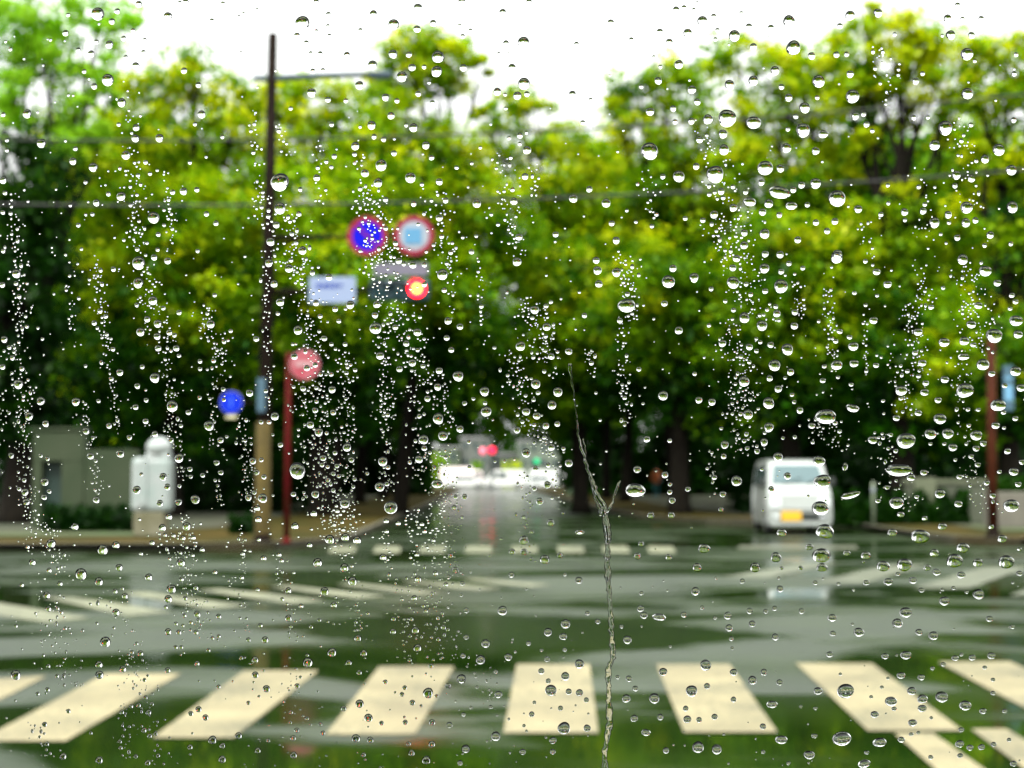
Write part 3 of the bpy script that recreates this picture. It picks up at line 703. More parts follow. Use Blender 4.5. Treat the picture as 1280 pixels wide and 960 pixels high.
SED = [(-2.2, .28), (-2.25, .5), (-2.2, .72), (-1.4, .92), (-.7, 1.38), (.5, 1.45), (1.3, 1.35), (1.8, 1.0), (2.2, .95), (2.25, .5), (2.2, .28)]
VAN = [(-2.3, .25), (-2.35, .6), (-2.25, .95), (-1.8, 1.2), (-1.2, 1.85), (-.8, 1.98), (2.1, 1.98), (2.3, 1.85), (2.33, .6), (2.3, .25)]
TRK = [(-2.4, .3), (-2.42, 1.0), (-2.2, 1.9), (-1.9, 2.0), (-1.2, 2.0), (-1.15, 2.35), (2.5, 2.35), (2.5, .45), (2.3, .4), (-2.2, .25)]
def side_glass(pts):
    def ex(t, hw):
        for s in (-1, 1):
            for q in pts:
                b = MB(); b.poly([(s * (hw(z) + .012 + .0), y, z) for y, z in q], (s * .012, 0, 0)); b.build('side_window', GL, t)
            b = MB(); b.box((s * (hw(.7) - .2), -2.22, .72), (.28, .1, .14), bev=.03); b.build('headlight', MATS['headlight_glass'], t)
            b = MB(); b.box((s * (hw(.8) - .15), 2.24, .85), (.2, .08, .16), bev=.02); b.build('tail_light', mat('tail_red', (.4, .02, .02), .3), t)
    return ex
FVW = mat('bright_white_paint', (.62, .62, .60), .35)
VY = 166
def put(x, Y=VY): return (at(x, 600, Y).x, Y, 0.004)
FV = 'white vehicles crossing at the far junction'
vehicle('parked_van', 'white panel van seen side on in the middle of the far junction', 'van', VAN, 1.7, (-1.5, 1.5), put(630), R(-90), .32, group=FV, paint=FVW,
        extra=side_glass([[(-1.55, 1.2), (-.8, 1.2), (-.8, 1.75), (-1.15, 1.75)], [(-.65, 1.2), (.3, 1.2), (.3, 1.75), (-.65, 1.75)]]))
SGL = [[(-1.1, .95), (-.05, .95), (-.05, 1.3), (-.68, 1.3)], [(.05, .95), (1.3, .95), (1.1, 1.3), (.05, 1.3)]]
vehicle('car', 'white car at the left of the far junction beside the panel van', 'car', SED, 1.7, (-1.4, 1.4), put(582, 167), R(90), .31, group=FV, paint=FVW, extra=side_glass(SGL))
vehicle('car', 'silver white car at the right of the far junction under the green light', 'car', SED, 1.7, (-1.4, 1.4), put(672, 168), R(-90), .31, group=FV,
        paint=mat('silver_paint', (.62, .64, .63), .35), extra=side_glass(SGL))
vehicle('truck', 'pale box truck standing behind the white cars left of the far signals', 'truck', TRK, 2.0, (-1.6, 1.5), put(578, 174), R(90), .38, group=FV,
        paint=mat('pale_pink_white', (.78, .66, .64), .4), extra=side_glass([[(-2.1, 1.2), (-1.4, 1.2), (-1.4, 1.75), (-2.05, 1.75)]]))

vehicle('parked_van', 'white van at the far right end of the vehicles at the far junction', 'van', VAN, 1.7, (-1.5, 1.5), put(688, 172), R(90), .32, group=FV, paint=FVW,
        extra=side_glass([[(-1.55, 1.2), (-.8, 1.2), (-.8, 1.75), (-1.15, 1.75)]]))

# ------------------------------------------------------------------ far end: buildings, signals, shrubs, people
def building(label, x0, x1, ytop, Y, m, rows_, cols_, roof=True):
    a, c = at(x0, ytop, Y), at(x1, ytop, Y); wd = c.x - a.x; h = a.z
    t = thing('building', label, 'building', ((a.x + c.x) / 2, Y + 5, 0), group='pale buildings beyond the far junction')
    b = MB(); b.box((0, 0, h / 2), (wd, 10, h)); b.build('wall', m, t)
    b = MB(); b.box((0, 0, h + .1), (wd + .4, 10.4, .2)); b.build('roof', mat('flat_roof', (.3, .3, .3), .7), t)
    for i in range(rows_):
        for j in range(cols_):
            x = -wd / 2 + wd * (j + .5) / cols_; z = h * (i + .55) / rows_
            b = MB(); b.box((x, -5.02, z), (wd / cols_ * .55, .08, h / rows_ * .45)); f = b.build('window', mat('window_frame', (.2, .2, .18), .5), t)
            b = MB(); b.box((x, -5.07, z), (wd / cols_ * .47, .04, h / rows_ * .38)); b.build('pane', GL, f)
    return t
building('light grey building rising behind the far red signals', 576, 612, 548, 215, mat('light_grey_render', (.11, .12, .105), .7, noise=.1), 3, 3)
building('low pale building between the grey one and the green shrub', 614, 645, 568, 222, mat('dim_grey', (.09, .10, .09), .7), 2, 2)
building('greenish white building behind the small green light', 648, 700, 552, 218, mat('greenish_white', (.12, .15, .11), .7, noise=.1), 3, 4)
building('pale green grey building half hidden at the left of the far junction', 530, 574, 560, 212, mat('green_grey', (.07, .10, .05), .7, noise=.2), 2, 3)
for lab, x0, x1, z1, Y, tone in (('round lime shrub in the middle behind the far junction', 628, 652, 3.4, 190, .85), ('olive shrub left of the far signals', 590, 603, 3.2, 188, .5), ('green shrub behind the box truck at the far junction', 541, 560, 4.5, 190, .6)):
    o = mass('shrub', lab, 'shrub', [(at(x0, 600, Y).x, at(x1, 600, Y).x, Y, Y + 2, .02, z1)], LEAF_Y, tone, .4, 900); del o['kind']
def far_signal(label, x, y, Y, col, strength, r, name='traffic_light'):
    c = at(x, y, Y); base_ = Vector((c.x, Y, 0)); t = thing(name, label, 'traffic light', base_)
    b = MB(); b.tube([(0, .15, 0), (0, .15, c.z + .3)], .07, 8); b.build('pole', GREYST, t)
    b = MB(); b.box((-.1, 0, c.z), (1.1, .2, .55), bev=.08); b.build('housing', MATS['signal_housing'], t)
    b = MB(); b.lathe([(r, -.11), (r * .7, -.16), (.02, -.18)], (0, 0, c.z), 20, 'Y'); b.build('lens', mat('far_lens_%s' % name + str(round(col[1], 2)), col, .3, emit=(*col, strength)), t)
    return t
far_signal('brighter right hand red light over the far junction', 615, 563, 150, (1, .01, .07), .8, .34)
far_signal('paler left hand red light over the far junction', 604, 564, 158, (1, .20, .28), .32, .36)
far_signal('small green light at the right of the far junction', 671, 577, 160, (.0, .45, .16), .3, .30)

def person(label, px, py, Y, top, legs, seed=0, hgt=1.68):
    g = gp(px, py, .13) if False else at(px, py, Y); base_ = Vector((g.x, Y, .145))
    t = thing('person', label, 'person', base_)
    bm = bmesh.new(); s = hgt / 1.7
    J = [((0, 0, .93), .14), ((0, 0, 1.15), .135), ((0, 0, 1.36), .15), ((0, 0, 1.47), .06), ((0, -.01, 1.56), .085), ((0, -.01, 1.66), .075),
         ((-.10, 0, .86), .10), ((-.11, -.04, .48), .07), ((-.11, .04, .09), .045), ((-.11, -.10, .04), .04),
         ((.10, 0, .86), .10), ((.12, .10, .48), .07), ((.12, .22, .10), .045), ((.12, .08, .05), .04),
         ((-.20, 0, 1.38), .06), ((-.26, .03, 1.12), .045), ((-.25, -.08, .90), .035), ((-.25, -.11, .82), .035),
         ((.20, 0, 1.38), .06), ((.26, .0, 1.12), .045), ((.25, -.14, .93), .035), ((.25, -.17, .85), .035)]
    E = [(0, 1), (1, 2), (2, 3), (3, 4), (4, 5), (0, 6), (6, 7), (7, 8), (8, 9), (0, 10), (10, 11), (11, 12), (12, 13), (2, 14), (14, 15), (15, 16), (16, 17), (2, 18), (18, 19), (19, 20), (20, 21)]
    me = bpy.data.meshes.new('body'); me.from_pydata([tuple(c * s for c in j[0]) for j in J], E, [])
    o = bpy.data.objects.new('body', me); COL.objects.link(o); o.parent = t
    md = o.modifiers.new('Skin', 'SKIN'); md.use_smooth_shade = True
    for i, j in enumerate(J): me.skin_vertices[0].data[i].radius = (j[1] * s, j[1] * s * .85)
    me.skin_vertices[0].data[0].use_root = True
    sd = o.modifiers.new('Sub', 'SUBSURF'); sd.levels = 1; sd.render_levels = 2
    me.materials.append(legs)
    # jacket as its own shell, hair as its own cap
    b = MB(); b.lathe([(.17, .78), (.19, .95), (.18, 1.15), (.205, 1.36), (.12, 1.47), (.07, 1.49)], (0, 0, 0), 18)
    for sx_ in (-1, 1): b.tube([(sx_ * .19, 0, 1.40), (sx_ * .265, .02, 1.12), (sx_ * .25, -.10, .92)], [.078, .062, .05], 10)
    b.build('jacket', top, t, smooth=True)
    b = MB(); b.lathe([(.10 * math.sin(R(a)) + .001, -.115 * math.cos(R(a))) for a in range(60, 181, 20)], (0, .01, 1.60), 16); b.build('hair', mat('dark_hair', (.02, .015, .01), .8), t, smooth=True)
    return t
mat('skin', (.45, .28, .2), .6)
person('person in an orange jacket and teal trousers under the trees right of the street', 820, 618, 84, mat('orange_cloth', (.60, .16, .05), .8), mat('teal_cloth', (.05, .22, .26), .8))

# added dark bonnet, unseen below the frame, to darken what the drops refract
b = MB(); prof_ = [(.34, .98), (.6, 1.03), (.9, 1.02), (1.15, .97), (1.32, .88), (1.38, .74), (1.38, .60), (.34, .60)]
b.poly([(-.80, y, z) for y, z in prof_], (1.6, 0, 0)); o = b.build('added_bonnet', mat('added_bonnet_black', (.008, .009, .009), .6, spec=.12))
tag(o, 'added unseen black bonnet of the vehicle beneath the wet window pane', 'bonnet')

# added dark cabin, unseen behind the camera, keeps sky out of the drops' reflections
cab = thing('added_cabin', 'added unseen dark cabin of the vehicle around the camera behind the wet pane', 'vehicle cabin', (0, -.6, .45))
CB = mat('added_cabin_dark', (.012, .012, .013), .9, spec=.1)
for nm_, c_, s_ in (('rear_wall', (0, -.9, .8), (2.8, .06, 1.7)), ('roof_lining', (0, -.15, 1.68), (2.8, 1.5, .06)), ('floor', (0, -.15, -.06), (2.8, 1.5, .06)), ('side_lining', (-1.4, -.4, .8), (.06, 1.0, 1.7)), ('side_lining', (1.4, -.4, .8), (.06, 1.0, 1.7))):
    b = MB(); b.box(c_, s_, bev=.01); b.build(nm_, CB, cab)

# ------------------------------------------------------------------ the wet window pane
glass = bpy.data.materials.new('window_glass'); glass.use_nodes = True; t = glass.node_tree; t.nodes.clear()
out = t.nodes.new('ShaderNodeOutputMaterial'); tr = t.nodes.new('ShaderNodeBsdfTransparent'); tr.inputs[0].default_value = (.99, 1, .99, 1)
gg = t.nodes.new('ShaderNodeBsdfGlossy'); gg.inputs['Roughness'].default_value = 0.02
ms = t.nodes.new('ShaderNodeMixShader'); ms.inputs[0].default_value = .0012
t.links.new(tr.outputs[0], ms.inputs[1]); t.links.new(gg.outputs[0], ms.inputs[2]); t.links.new(ms.outputs[0], out.inputs[0])
RM = Matrix((Vector((1, 0, 0)), UP, FW)).transposed()             # pane axes: right, up, outwards
b = MB(); b.box((0, 0, -.0022), (.62, .42, .004), bev=.0008)
pane = b.build('window_pane', glass); pane.matrix_world = Matrix.Translation(EYE + FW * PANE) @ RM.to_4x4()
tag(pane, 'clear window pane wet with rain that the whole street is seen through', 'window')

water = bpy.data.materials.new('rain_water'); water.use_nodes = True; t = water.node_tree; t.nodes.clear()
out = t.nodes.new('ShaderNodeOutputMaterial'); g = t.nodes.new('ShaderNodeBsdfGlass'); g.inputs['IOR'].default_value = 1.333; g.inputs['Roughness'].default_value = 0.0
t.links.new(g.outputs[0], out.inputs[0])

TILES = {
(0, 0, 3.0): "365,50,25 438,40,11 418,78,12 254,54,8 244,122,12 370,88,5 462,142,10 409,165,15 360,155,9 292,186,10 340,200,13 470,213,9 188,148,6 314,266,9 403,298,23 352,322,12 255,355,6 455,383,17 100,425,17 519,14,13 628,60,17 835,12,9 793,76,9 695,6,12 673,8,8 508,245,14 498,113,9 541,148,8 536,194,9 689,263,12 743,317,11 755,427,15 730,464,8 509,477,13 506,517,15 597,516,16 471,580,17 348,626,17 154,536,18 272,603,14 281,556,9 833,512,8 1133,85,28 1113,132,12 1148,159,10 1186,115,8 1230,52,10 1229,96,8 1185,6,12 1234,132,8 1200,200,10 1164,198,8 1172,265,10 1210,262,9 1168,346,17 1229,372,11 1089,405,8 912,48,6 895,60,6 963,33,6 902,196,6 1243,465,9 940,490,7 949,571,8 1049,682,35 1049,780,22 1187,665,13 1125,709,9 1253,585,10 1242,625,8 1223,605,8 1120,801,10 1035,842,13 1014,905,16 1134,938,16 1094,876,9 1005,810,9 453,735,17 405,726,9 516,656,8 561,650,8 687,716,14 646,719,10 737,710,10 448,630,7 526,691,7 488,768,8 360,759,13 575,815,22 773,801,10 809,836,10 614,843,7 645,857,7 520,828,7 292,843,9 345,802,8 320,804,6 262,769,7 103,754,6 10,674,14 17,722,9 24,524,8 24,562,8 10,428,9 9,795,9 38,799,8 63,857,7 319,682,8 711,608,8 772,587,6 550,910,7 590,935,8 592,878,9 463,899,7 10,940,9 740,940,8",
(426, 0, 3.0): "198,90,21 289,28,17 122,52,16 73,112,9 346,85,13 286,107,14 22,205,13 454,5,15 446,93,7 457,134,9 486,113,8 607,45,14 706,6,12 619,161,12 686,158,23 642,252,15 592,200,7 195,201,17 255,203,11 118,242,18 267,251,14 312,249,9 364,212,24 359,266,21 459,252,14 229,286,21 331,308,7 69,318,16 167,363,14 290,350,11 343,384,10 210,376,10 18,376,9 188,432,14 115,468,17 272,477,17 245,468,8 687,312,23 587,342,15 662,357,16 698,351,11 616,353,7 619,405,7 672,507,11 671,538,8 631,516,8 698,561,16 1013,83,13 884,164,10 869,352,14 937,373,8 1090,148,10 1258,36,14 1197,118,13 1233,157,14 1174,212,7 1268,240,17 1191,301,14 1247,405,12 1160,417,16 1254,455,10 1127,323,9 1199,249,8 908,458,9 1158,565,33 1268,660,22 1208,661,10 54,546,16 124,511,10 160,521,10 51,577,9 51,610,7 90,648,15 151,618,22 139,684,17 319,543,15 199,573,11 340,590,10 261,665,20 369,680,13 434,627,8 491,611,7 510,762,16 369,816,13 393,750,11 273,763,11 340,751,7 167,747,10 72,707,9 304,690,8 637,590,8 691,660,13 644,710,9 649,753,14 668,888,13 806,878,11 872,743,16 932,708,12 995,760,17 1016,836,11 1033,900,14 1073,788,7 1107,831,7 1184,803,8 1167,847,8 205,911,10 168,855,9 378,886,9 412,946,9 490,943,10 564,803,7 508,884,7 583,630,6 104,837,7 290,840,7 457,889,7 523,552,7",
(852, 0, 2.99): "403,77,23 78,76,19 23,122,17 10,28,11 47,35,8 121,60,11 198,132,22 253,98,13 135,111,9 127,145,8 224,47,8 335,103,13 269,173,14 419,177,28 487,207,14 593,95,11 631,56,19 735,46,17 580,202,12 618,201,10 350,262,17 180,316,19 269,300,19 374,323,11 513,302,24 631,275,14 640,358,26 401,363,15 461,401,21 508,363,9 39,333,16 59,379,13 37,451,13 99,444,19 155,499,17 68,521,13 171,440,34 270,457,26,1.1 455,485,27 428,433,10 530,500,17,1.2 650,432,15 692,463,12 681,425,10 714,487,9 398,481,9 393,551,18 502,562,15 159,558,20 126,650,33 313,626,28,1.1 370,628,15 502,684,20 449,690,13 418,708,12 367,718,28,1.5 582,740,32 299,681,12 240,716,10 148,714,13 255,753,19,1.3 326,759,17 411,768,17,1.3 471,764,10 194,775,15 122,800,15 661,780,15 303,791,14 366,802,11 104,725,9 55,620,13 14,815,9 80,822,10 235,869,13 311,872,19 574,826,13 503,830,12 234,915,15 435,895,13 545,862,12 369,950,14 313,948,13 584,950,18 1068,200,24 1007,129,18 1086,130,13 996,68,16 1033,18,11 1052,69,9 1122,68,11 1069,348,22 902,273,9 876,302,13 1245,274,10 1252,202,9 798,126,8 812,258,7 725,254,8 869,438,10 922,437,8 1243,447,11 1083,465,9 987,477,28 947,541,20 1187,558,23 1135,593,16 1028,653,17 1085,666,14 1023,693,10 1118,574,10 1103,600,8 1234,634,20 1067,774,23 998,801,14 904,787,13 835,791,14 946,831,20 1064,831,17 1100,822,12 1032,887,12 1237,773,22 1155,877,14 746,800,10 774,758,8 836,821,8 772,691,8 1001,831,8 1134,916,9 1232,910,9 970,874,7",
(0, 320, 3.0): "519,25,25 424,48,10 628,17,13 577,4,12 518,100,20 572,166,17 611,194,9 670,211,10 590,253,15 551,236,12 526,284,16 588,301,13 634,286,11 592,345,12 660,345,12 670,373,8 60,65,17 7,107,11 58,102,9 294,158,7 374,205,10 395,225,9 352,250,10 157,310,7 14,312,13 789,254,16 804,146,8 960,310,11 1083,45,16 1008,25,16 1027,103,14 1050,172,15 1041,215,8 1117,277,17 1171,62,10 1233,78,13 1184,175,12 1256,198,11 1200,225,9 1270,243,9 1215,308,11 839,320,9 749,394,9 800,392,9 749,423,8 864,280,8 580,456,19 448,436,13 532,415,9 416,460,9 319,412,7 45,381,10 8,415,11 80,422,10 68,480,18 151,543,16 284,546,16 107,600,16 170,628,13 368,543,8 514,487,11 547,540,9 507,566,11 545,619,11 645,562,22 705,586,10 747,531,8 838,539,8 836,499,9 935,513,14 783,636,19 677,636,8 580,667,12 640,690,10 671,757,18 826,690,12 811,775,11 484,680,10 408,636,11 321,656,13 338,750,13 450,741,15 40,748,11 151,748,8 176,760,9 166,847,15 92,885,14 97,922,13 164,904,11 183,882,9 360,914,13 511,877,16 610,828,15 626,866,13 731,913,17 598,927,13 668,923,13 711,799,10 714,827,8 759,822,9 827,812,10 672,862,8 1030,600,16 978,622,9 1008,622,9 1115,805,32 1182,893,15 984,908,18 947,768,13 979,764,9 961,811,11 989,828,10 931,905,13 963,946,12 1051,708,10 1163,632,14 1195,660,16 1181,578,11 1249,586,11 1136,496,11 1245,500,14 1103,376,13 1150,420,12 1181,408,10 1211,757,12 1207,783,9 1229,840,9 1256,738,9 1228,790,8 1270,825,8 1100,893,10 1170,955,11 1241,443,9 1097,330,7 1242,330,8 1186,545,8 1100,490,7",
(426, 320, 3.0): "381,68,21 270,32,14 217,17,12 313,32,10 135,180,14 128,221,12 130,270,22 35,182,16 204,266,11 287,285,15 245,327,12 147,373,15 397,306,11 414,351,11 402,242,14 447,264,12 268,400,14 308,412,9 220,423,12 369,429,13 440,450,20 363,490,14 313,105,11 388,127,10 325,534,12 365,609,21 383,674,18 310,688,18 294,600,9 447,648,14 313,720,11 293,762,15 157,770,18 23,717,16 39,764,11 146,865,18 15,928,18 187,943,25 539,507,18 545,582,20 541,551,8 464,552,9 497,535,7 480,697,8 362,854,18,1.2 464,903,11 430,903,9 425,943,10 674,337,18 661,20,17 727,201,16 718,231,8 772,265,15 788,171,8 789,375,13 731,479,18 722,379,8 723,539,8 814,509,18 792,558,17 695,583,15 735,599,14 769,636,13 812,629,11 789,716,14 763,680,8 695,738,17 661,652,13 835,722,8 855,776,15 778,784,9 730,797,11 775,858,14 746,920,14 726,872,9 681,621,8 740,512,9 693,523,7 855,357,13 763,432,8 958,15,13 963,53,16 968,103,14 1034,60,17 1072,185,28,1.2 1047,241,11 914,222,10 940,401,9 1229,95,24 1246,45,14 1214,177,12 1268,278,15 1118,424,9 1209,523,18 1148,686,13 1234,692,9 1112,800,14 1216,820,13 1105,878,29,1.3 1234,885,10 1243,916,13 1235,856,8 957,513,6 1134,553,6 1065,634,6 1093,215,7 1075,142,9 1060,98,7 53,427,8 626,447,7 576,343,7 895,135,6",
(852, 320, 2.99): "47,80,18 111,122,9 193,98,23 206,8,14 192,43,13 242,104,9 310,45,19 372,112,26 373,57,11 402,27,10 313,130,11 235,230,20 195,201,9 357,214,14 353,188,9 301,259,20 424,209,12 422,260,14 454,44,9 259,143,9 164,168,8 580,5,22 688,18,9 730,58,13 771,105,14 732,147,7 647,137,8 719,240,14 689,183,7 643,337,17 592,281,10 629,303,9 577,318,9 153,326,14 396,348,22 254,339,13 334,331,12 281,354,9 295,321,8 348,408,22 408,432,14 254,396,8 234,468,20 330,456,12 362,496,14 388,455,7 414,518,8 326,549,22 249,591,19 443,576,13 422,545,8 327,640,18 309,695,15 243,665,9 283,729,11 361,751,18 424,676,8 380,680,7 488,634,12 540,600,31,1.3 575,624,9 592,655,8 640,568,17,1.5 646,401,15 581,407,19 529,465,10 535,412,8 728,408,10 586,453,7 635,480,8 65,538,13 114,545,14 162,705,15 158,748,11 149,644,7 123,827,10 206,840,20 155,890,12 24,871,10 148,948,10 397,822,14 336,872,12 514,766,21 528,842,28,1.2 520,942,28,1.2 612,787,14,.7 716,687,16 633,893,18,2.2 1052,12,20 1137,55,21 1182,100,13 1236,146,10 1250,170,10 1230,196,8 1111,184,14 934,190,10 1084,255,16 885,283,15 983,322,18 1058,317,17 1170,297,28 1252,241,22 1259,292,16 1250,430,19 1270,492,15 1092,331,10 874,361,10 1056,376,15,1.5 1128,405,22 1161,439,12 901,399,14 985,461,14 914,474,11 910,509,14 822,502,20 1061,502,29 887,449,8 960,538,12 821,532,8 754,541,7 886,586,12 804,605,12 967,608,21 1185,557,24,1.3 1111,574,8 1072,573,8 1175,633,14 1103,670,20 996,663,20 931,665,20 1015,715,15 1103,719,12 1084,749,9 1130,700,12 840,690,31,1.2 813,800,30,1.7 804,922,24 859,828,14 907,809,12 783,668,8 1109,780,10 1040,825,10 967,888,18 1036,926,14 1142,848,10 1243,806,16 1220,729,12 1260,853,11 1234,933,26,1.2 1165,896,11 1190,806,8 1275,770,11 1205,584,9 1249,607,10 880,900,8 770,865,9 735,915,9 1025,762,7 932,702,7 984,702,7 1210,484,10 1207,642,7 1075,633,8",
(0, 640, 3.0): "279,55,14 190,118,17 119,189,13 182,219,10 383,142,20 433,124,14 302,233,22 369,261,16 445,209,14 223,269,10 79,274,9 173,313,14 180,364,11 467,316,12 430,298,10 433,377,14 457,288,7 527,157,8 569,116,10 607,59,14 632,18,13 698,54,16 685,98,10 723,96,10 757,141,10 677,190,16 556,245,14 641,290,18 629,327,15 733,285,10 721,163,8 805,226,9 738,384,13 819,392,10 620,358,8 658,420,8 629,450,13 669,452,10 684,427,7 733,452,10 714,416,8 780,519,8 968,28,13 1105,53,14 1236,103,18 1176,6,13 1160,124,11 1045,160,10 1055,183,9 988,173,11 970,104,8 909,157,9 905,246,9 1190,190,17 1216,298,16 1251,349,12 1080,295,12 965,292,8 1128,353,9 1057,328,8 1081,399,13 975,426,9 930,480,9 993,480,13 955,555,13 956,612,13 1153,565,19 1244,527,17 1113,653,10 998,664,14 903,548,8 737,569,10 627,594,11 657,508,8 678,508,8 393,488,20 369,573,14 371,612,16 459,590,13 525,531,11 511,494,7 228,378,8 57,612,19 179,579,8 176,667,9 139,683,8 212,616,8 243,437,7 555,753,11 518,726,9 490,730,8 455,752,9 538,820,10 559,841,9 743,741,12 714,757,10 769,772,12 818,656,8 795,856,16 833,878,11 893,840,13 832,929,14 370,932,14 234,918,13 165,798,10 254,748,9 173,871,9 447,862,8 450,886,8 552,942,11 507,918,8 591,915,8 965,896,11 1100,913,13 1098,849,11 1112,820,10 1004,858,8 1210,830,9 1150,775,8 1090,752,8 711,883,10 930,717,8 1200,797,8",
(426, 640, 3.0): "16,95,16 60,106,16 158,170,13 215,42,10 304,46,9 13,209,16 43,260,17 9,67,8 170,34,10 171,73,9 289,252,13 275,323,11 264,402,8 429,219,13 403,244,9 411,165,10 355,230,10 456,268,9 393,273,9 285,160,9 197,401,9 195,449,11 279,444,14 384,433,10 470,370,11 606,370,18 640,236,11 451,312,7 287,511,15 543,494,16 524,555,18 628,545,14 458,540,10 63,474,13 85,530,13 29,566,11 68,603,10 470,470,10 452,627,18 402,654,11 327,680,20 166,638,9 239,660,9 338,578,9 103,773,16 70,720,16 10,738,11 268,716,11 229,685,9 241,790,10 152,793,9 581,599,8 591,685,14 777,451,16 843,420,18 834,468,14 774,553,11 840,517,8 893,257,14 765,179,18 822,163,11 687,150,13 642,149,12 687,107,18 787,41,14 686,20,9 715,75,8 897,77,12,1.5 1163,13,14 1240,12,13 1127,120,11 1113,166,13 1230,170,12 1125,363,13 1137,388,14 1194,395,17,1.5 1075,480,16 1128,305,8 964,411,10 925,380,9 1053,430,8 704,493,9 895,571,18 842,617,16 752,598,12 778,635,10 788,670,22 855,675,12 895,679,14 921,706,10 824,737,10 716,760,11 687,803,7 837,812,24 924,812,14 1081,626,12 1105,663,11 1209,601,16 1071,700,16 1176,700,20 1038,620,8 1101,775,14 1199,770,12 1145,828,14,1.3 796,858,14 581,842,18 56,850,16 110,856,12 342,790,12 407,800,12 341,872,13 320,932,16 468,890,17 265,905,12 447,942,10 682,901,12 795,900,11 1220,895,12 253,870,9 84,912,9 460,760,8",
(852, 640, 2.99): "537,73,30 375,78,16,1.2 524,163,30 354,170,20 276,208,19 59,208,17 85,137,19,1.2 52,297,16 479,132,13 526,208,18 446,210,9 375,210,7 501,265,9 530,250,5 228,259,10 369,288,13 588,269,7 692,265,11 755,203,22 835,198,26 774,261,15 619,155,12 690,163,16 789,78,16 894,92,30,1.2 911,24,10 821,10,12 976,55,15 1053,135,21 947,154,16 1023,183,28 920,209,13 955,225,14 1047,236,14 1110,190,17 1216,187,27 1200,101,16 866,256,14 898,293,10 810,232,8 1111,308,20 984,333,18 1160,56,10 1265,230,11 1018,285,8 977,290,7 1067,300,7 839,376,21 808,416,18 664,450,18 943,463,17 889,450,13 564,396,15 567,455,11 450,371,11 349,361,10 351,468,13 265,419,13 174,388,15 178,434,14 187,474,9 256,370,12 315,372,9 78,358,8 9,384,11 190,510,7 555,533,12 640,420,6 762,540,12 840,536,18 1024,547,12 1088,545,12 1160,538,14 1153,400,12 1238,430,9 91,573,21 309,600,13 195,600,14 367,638,12 266,630,17 38,670,22 96,652,12 614,670,29 511,670,15 784,709,20 862,670,16 897,619,12 822,612,14 195,702,11 16,736,11 22,776,15 66,778,11 124,767,12 305,803,12 723,758,14 796,737,9 901,735,15 865,789,15 902,700,18 974,692,22 1062,724,20,1.2 1166,678,9 1128,745,12 1210,745,9 374,852,18,1.3 600,848,30,1.2 742,862,20,1.3 62,880,22 132,888,19 478,909,18 684,942,18,1.3 498,838,10 1041,868,15 1047,815,10 1080,882,12 1123,880,12 1226,853,8 1168,870,10 933,918,9 1043,912,10 1243,942,12 1166,628,8 1135,582,8 980,570,9 940,585,8 306,898,8 339,720,16,1.3 447,728,7 502,735,7 693,900,8 823,852,12 860,832,8 887,826,7 773,622,6 750,656,7 710,692,7 401,940,8 1265,140,8 1240,265,6",
}
drops = []
for (ox, oy, sc), s in TILES.items():
    for e in s.split():
        v = [float(q) for q in e.split(',')]
        drops.append((ox + v[0] / sc, oy + v[1] / sc, v[2] / sc * .98, v[3] if len(v) > 3 else (1.15 if (ox + v[0] / sc > 1010 and oy + v[1] / sc > 330) else 1.0)))
drops.sort(key=lambda d: -d[2])

PX = PANE / F                              # metres on the pane per photo pixel
def pane_pt(x, y, z=0): return EYE + FW * (PANE + .0003 + z) + Vector((1, 0, 0)) * ((x - 640) * PX) + UP * ((480 - y) * PX)
def drop_arrays(cx, cy, r, asp, seg, rings, rd, theta=62, sag=.18, wob=.04):
    """plano-convex water bead: outline slightly uneven, belly sagging; returns verts, faces, flags (True = dome)."""
    ph = rd.uniform(0, 6.28); a2 = rd.uniform(-wob, wob); a3 = rd.uniform(-wob, wob); tilt = rd.uniform(-.25, .25) * (asp - 1) * 2
    th = R(theta); Rs = 1 / math.sin(th); V = []; Fc = []
    def outline(t): return 1 + a2 * math.cos(2 * t + ph) + a3 * math.cos(3 * t + ph * 2)
    for i in range(rings + 1):
        q = i / rings; rho = math.sin(q * math.pi / 2) if i else 0     # 0 centre .. 1 rim
        for k in range(seg):
            t = 2 * math.pi * k / seg
            x = rho * math.cos(t) * outline(t); y = rho * math.sin(t) * outline(t)
            rr = min(1, rho)
            h = math.sqrt(max(0, Rs * Rs - rr * rr)) - Rs * math.cos(th)
            h *= 1 - sag * rho * math.sin(t)
            y2 = y - sag * .0
            X_ = x * r * asp; Y_ = y2 * r * (1 / math.sqrt(asp))
            V.append((cx + X_ * math.cos(tilt) - Y_ * math.sin(tilt), cy + X_ * math.sin(tilt) + Y_ * math.cos(tilt), max(h, 0) * r))
            if i == 0: break
    def vid(i, k): return 0 if i == 0 else 1 + (i - 1) * seg + (k % seg)
    for k in range(seg): Fc.append((vid(0, 0), vid(1, k), vid(1, k + 1)))
    for i in range(1, rings):
        for k in range(seg): Fc.append((vid(i, k), vid(i + 1, k), vid(i + 1, k + 1), vid(i, k + 1)))
    nd = len(Fc); base_i = len(V)
    for k in range(seg):
        v = V[vid(rings, k)]; V.append((v[0], v[1], 0.0)); 
    Fc.append(tuple(base_i + seg - 1 - k for k in range(seg)))
    for k in range(seg): V[vid(rings, k)] = (V[vid(rings, k)][0], V[vid(rings, k)][1], 0.0)
    return V, Fc, nd
def mesh_from(name, V, Fc, flat):
    me = bpy.data.meshes.new(name); me.from_pydata(V, [], Fc)
    sm = [True] * len(Fc)
    for i in flat: sm[i] = False
    me.polygons.foreach_set('use_smooth', sm); me.materials.append(water); me.update(); return me

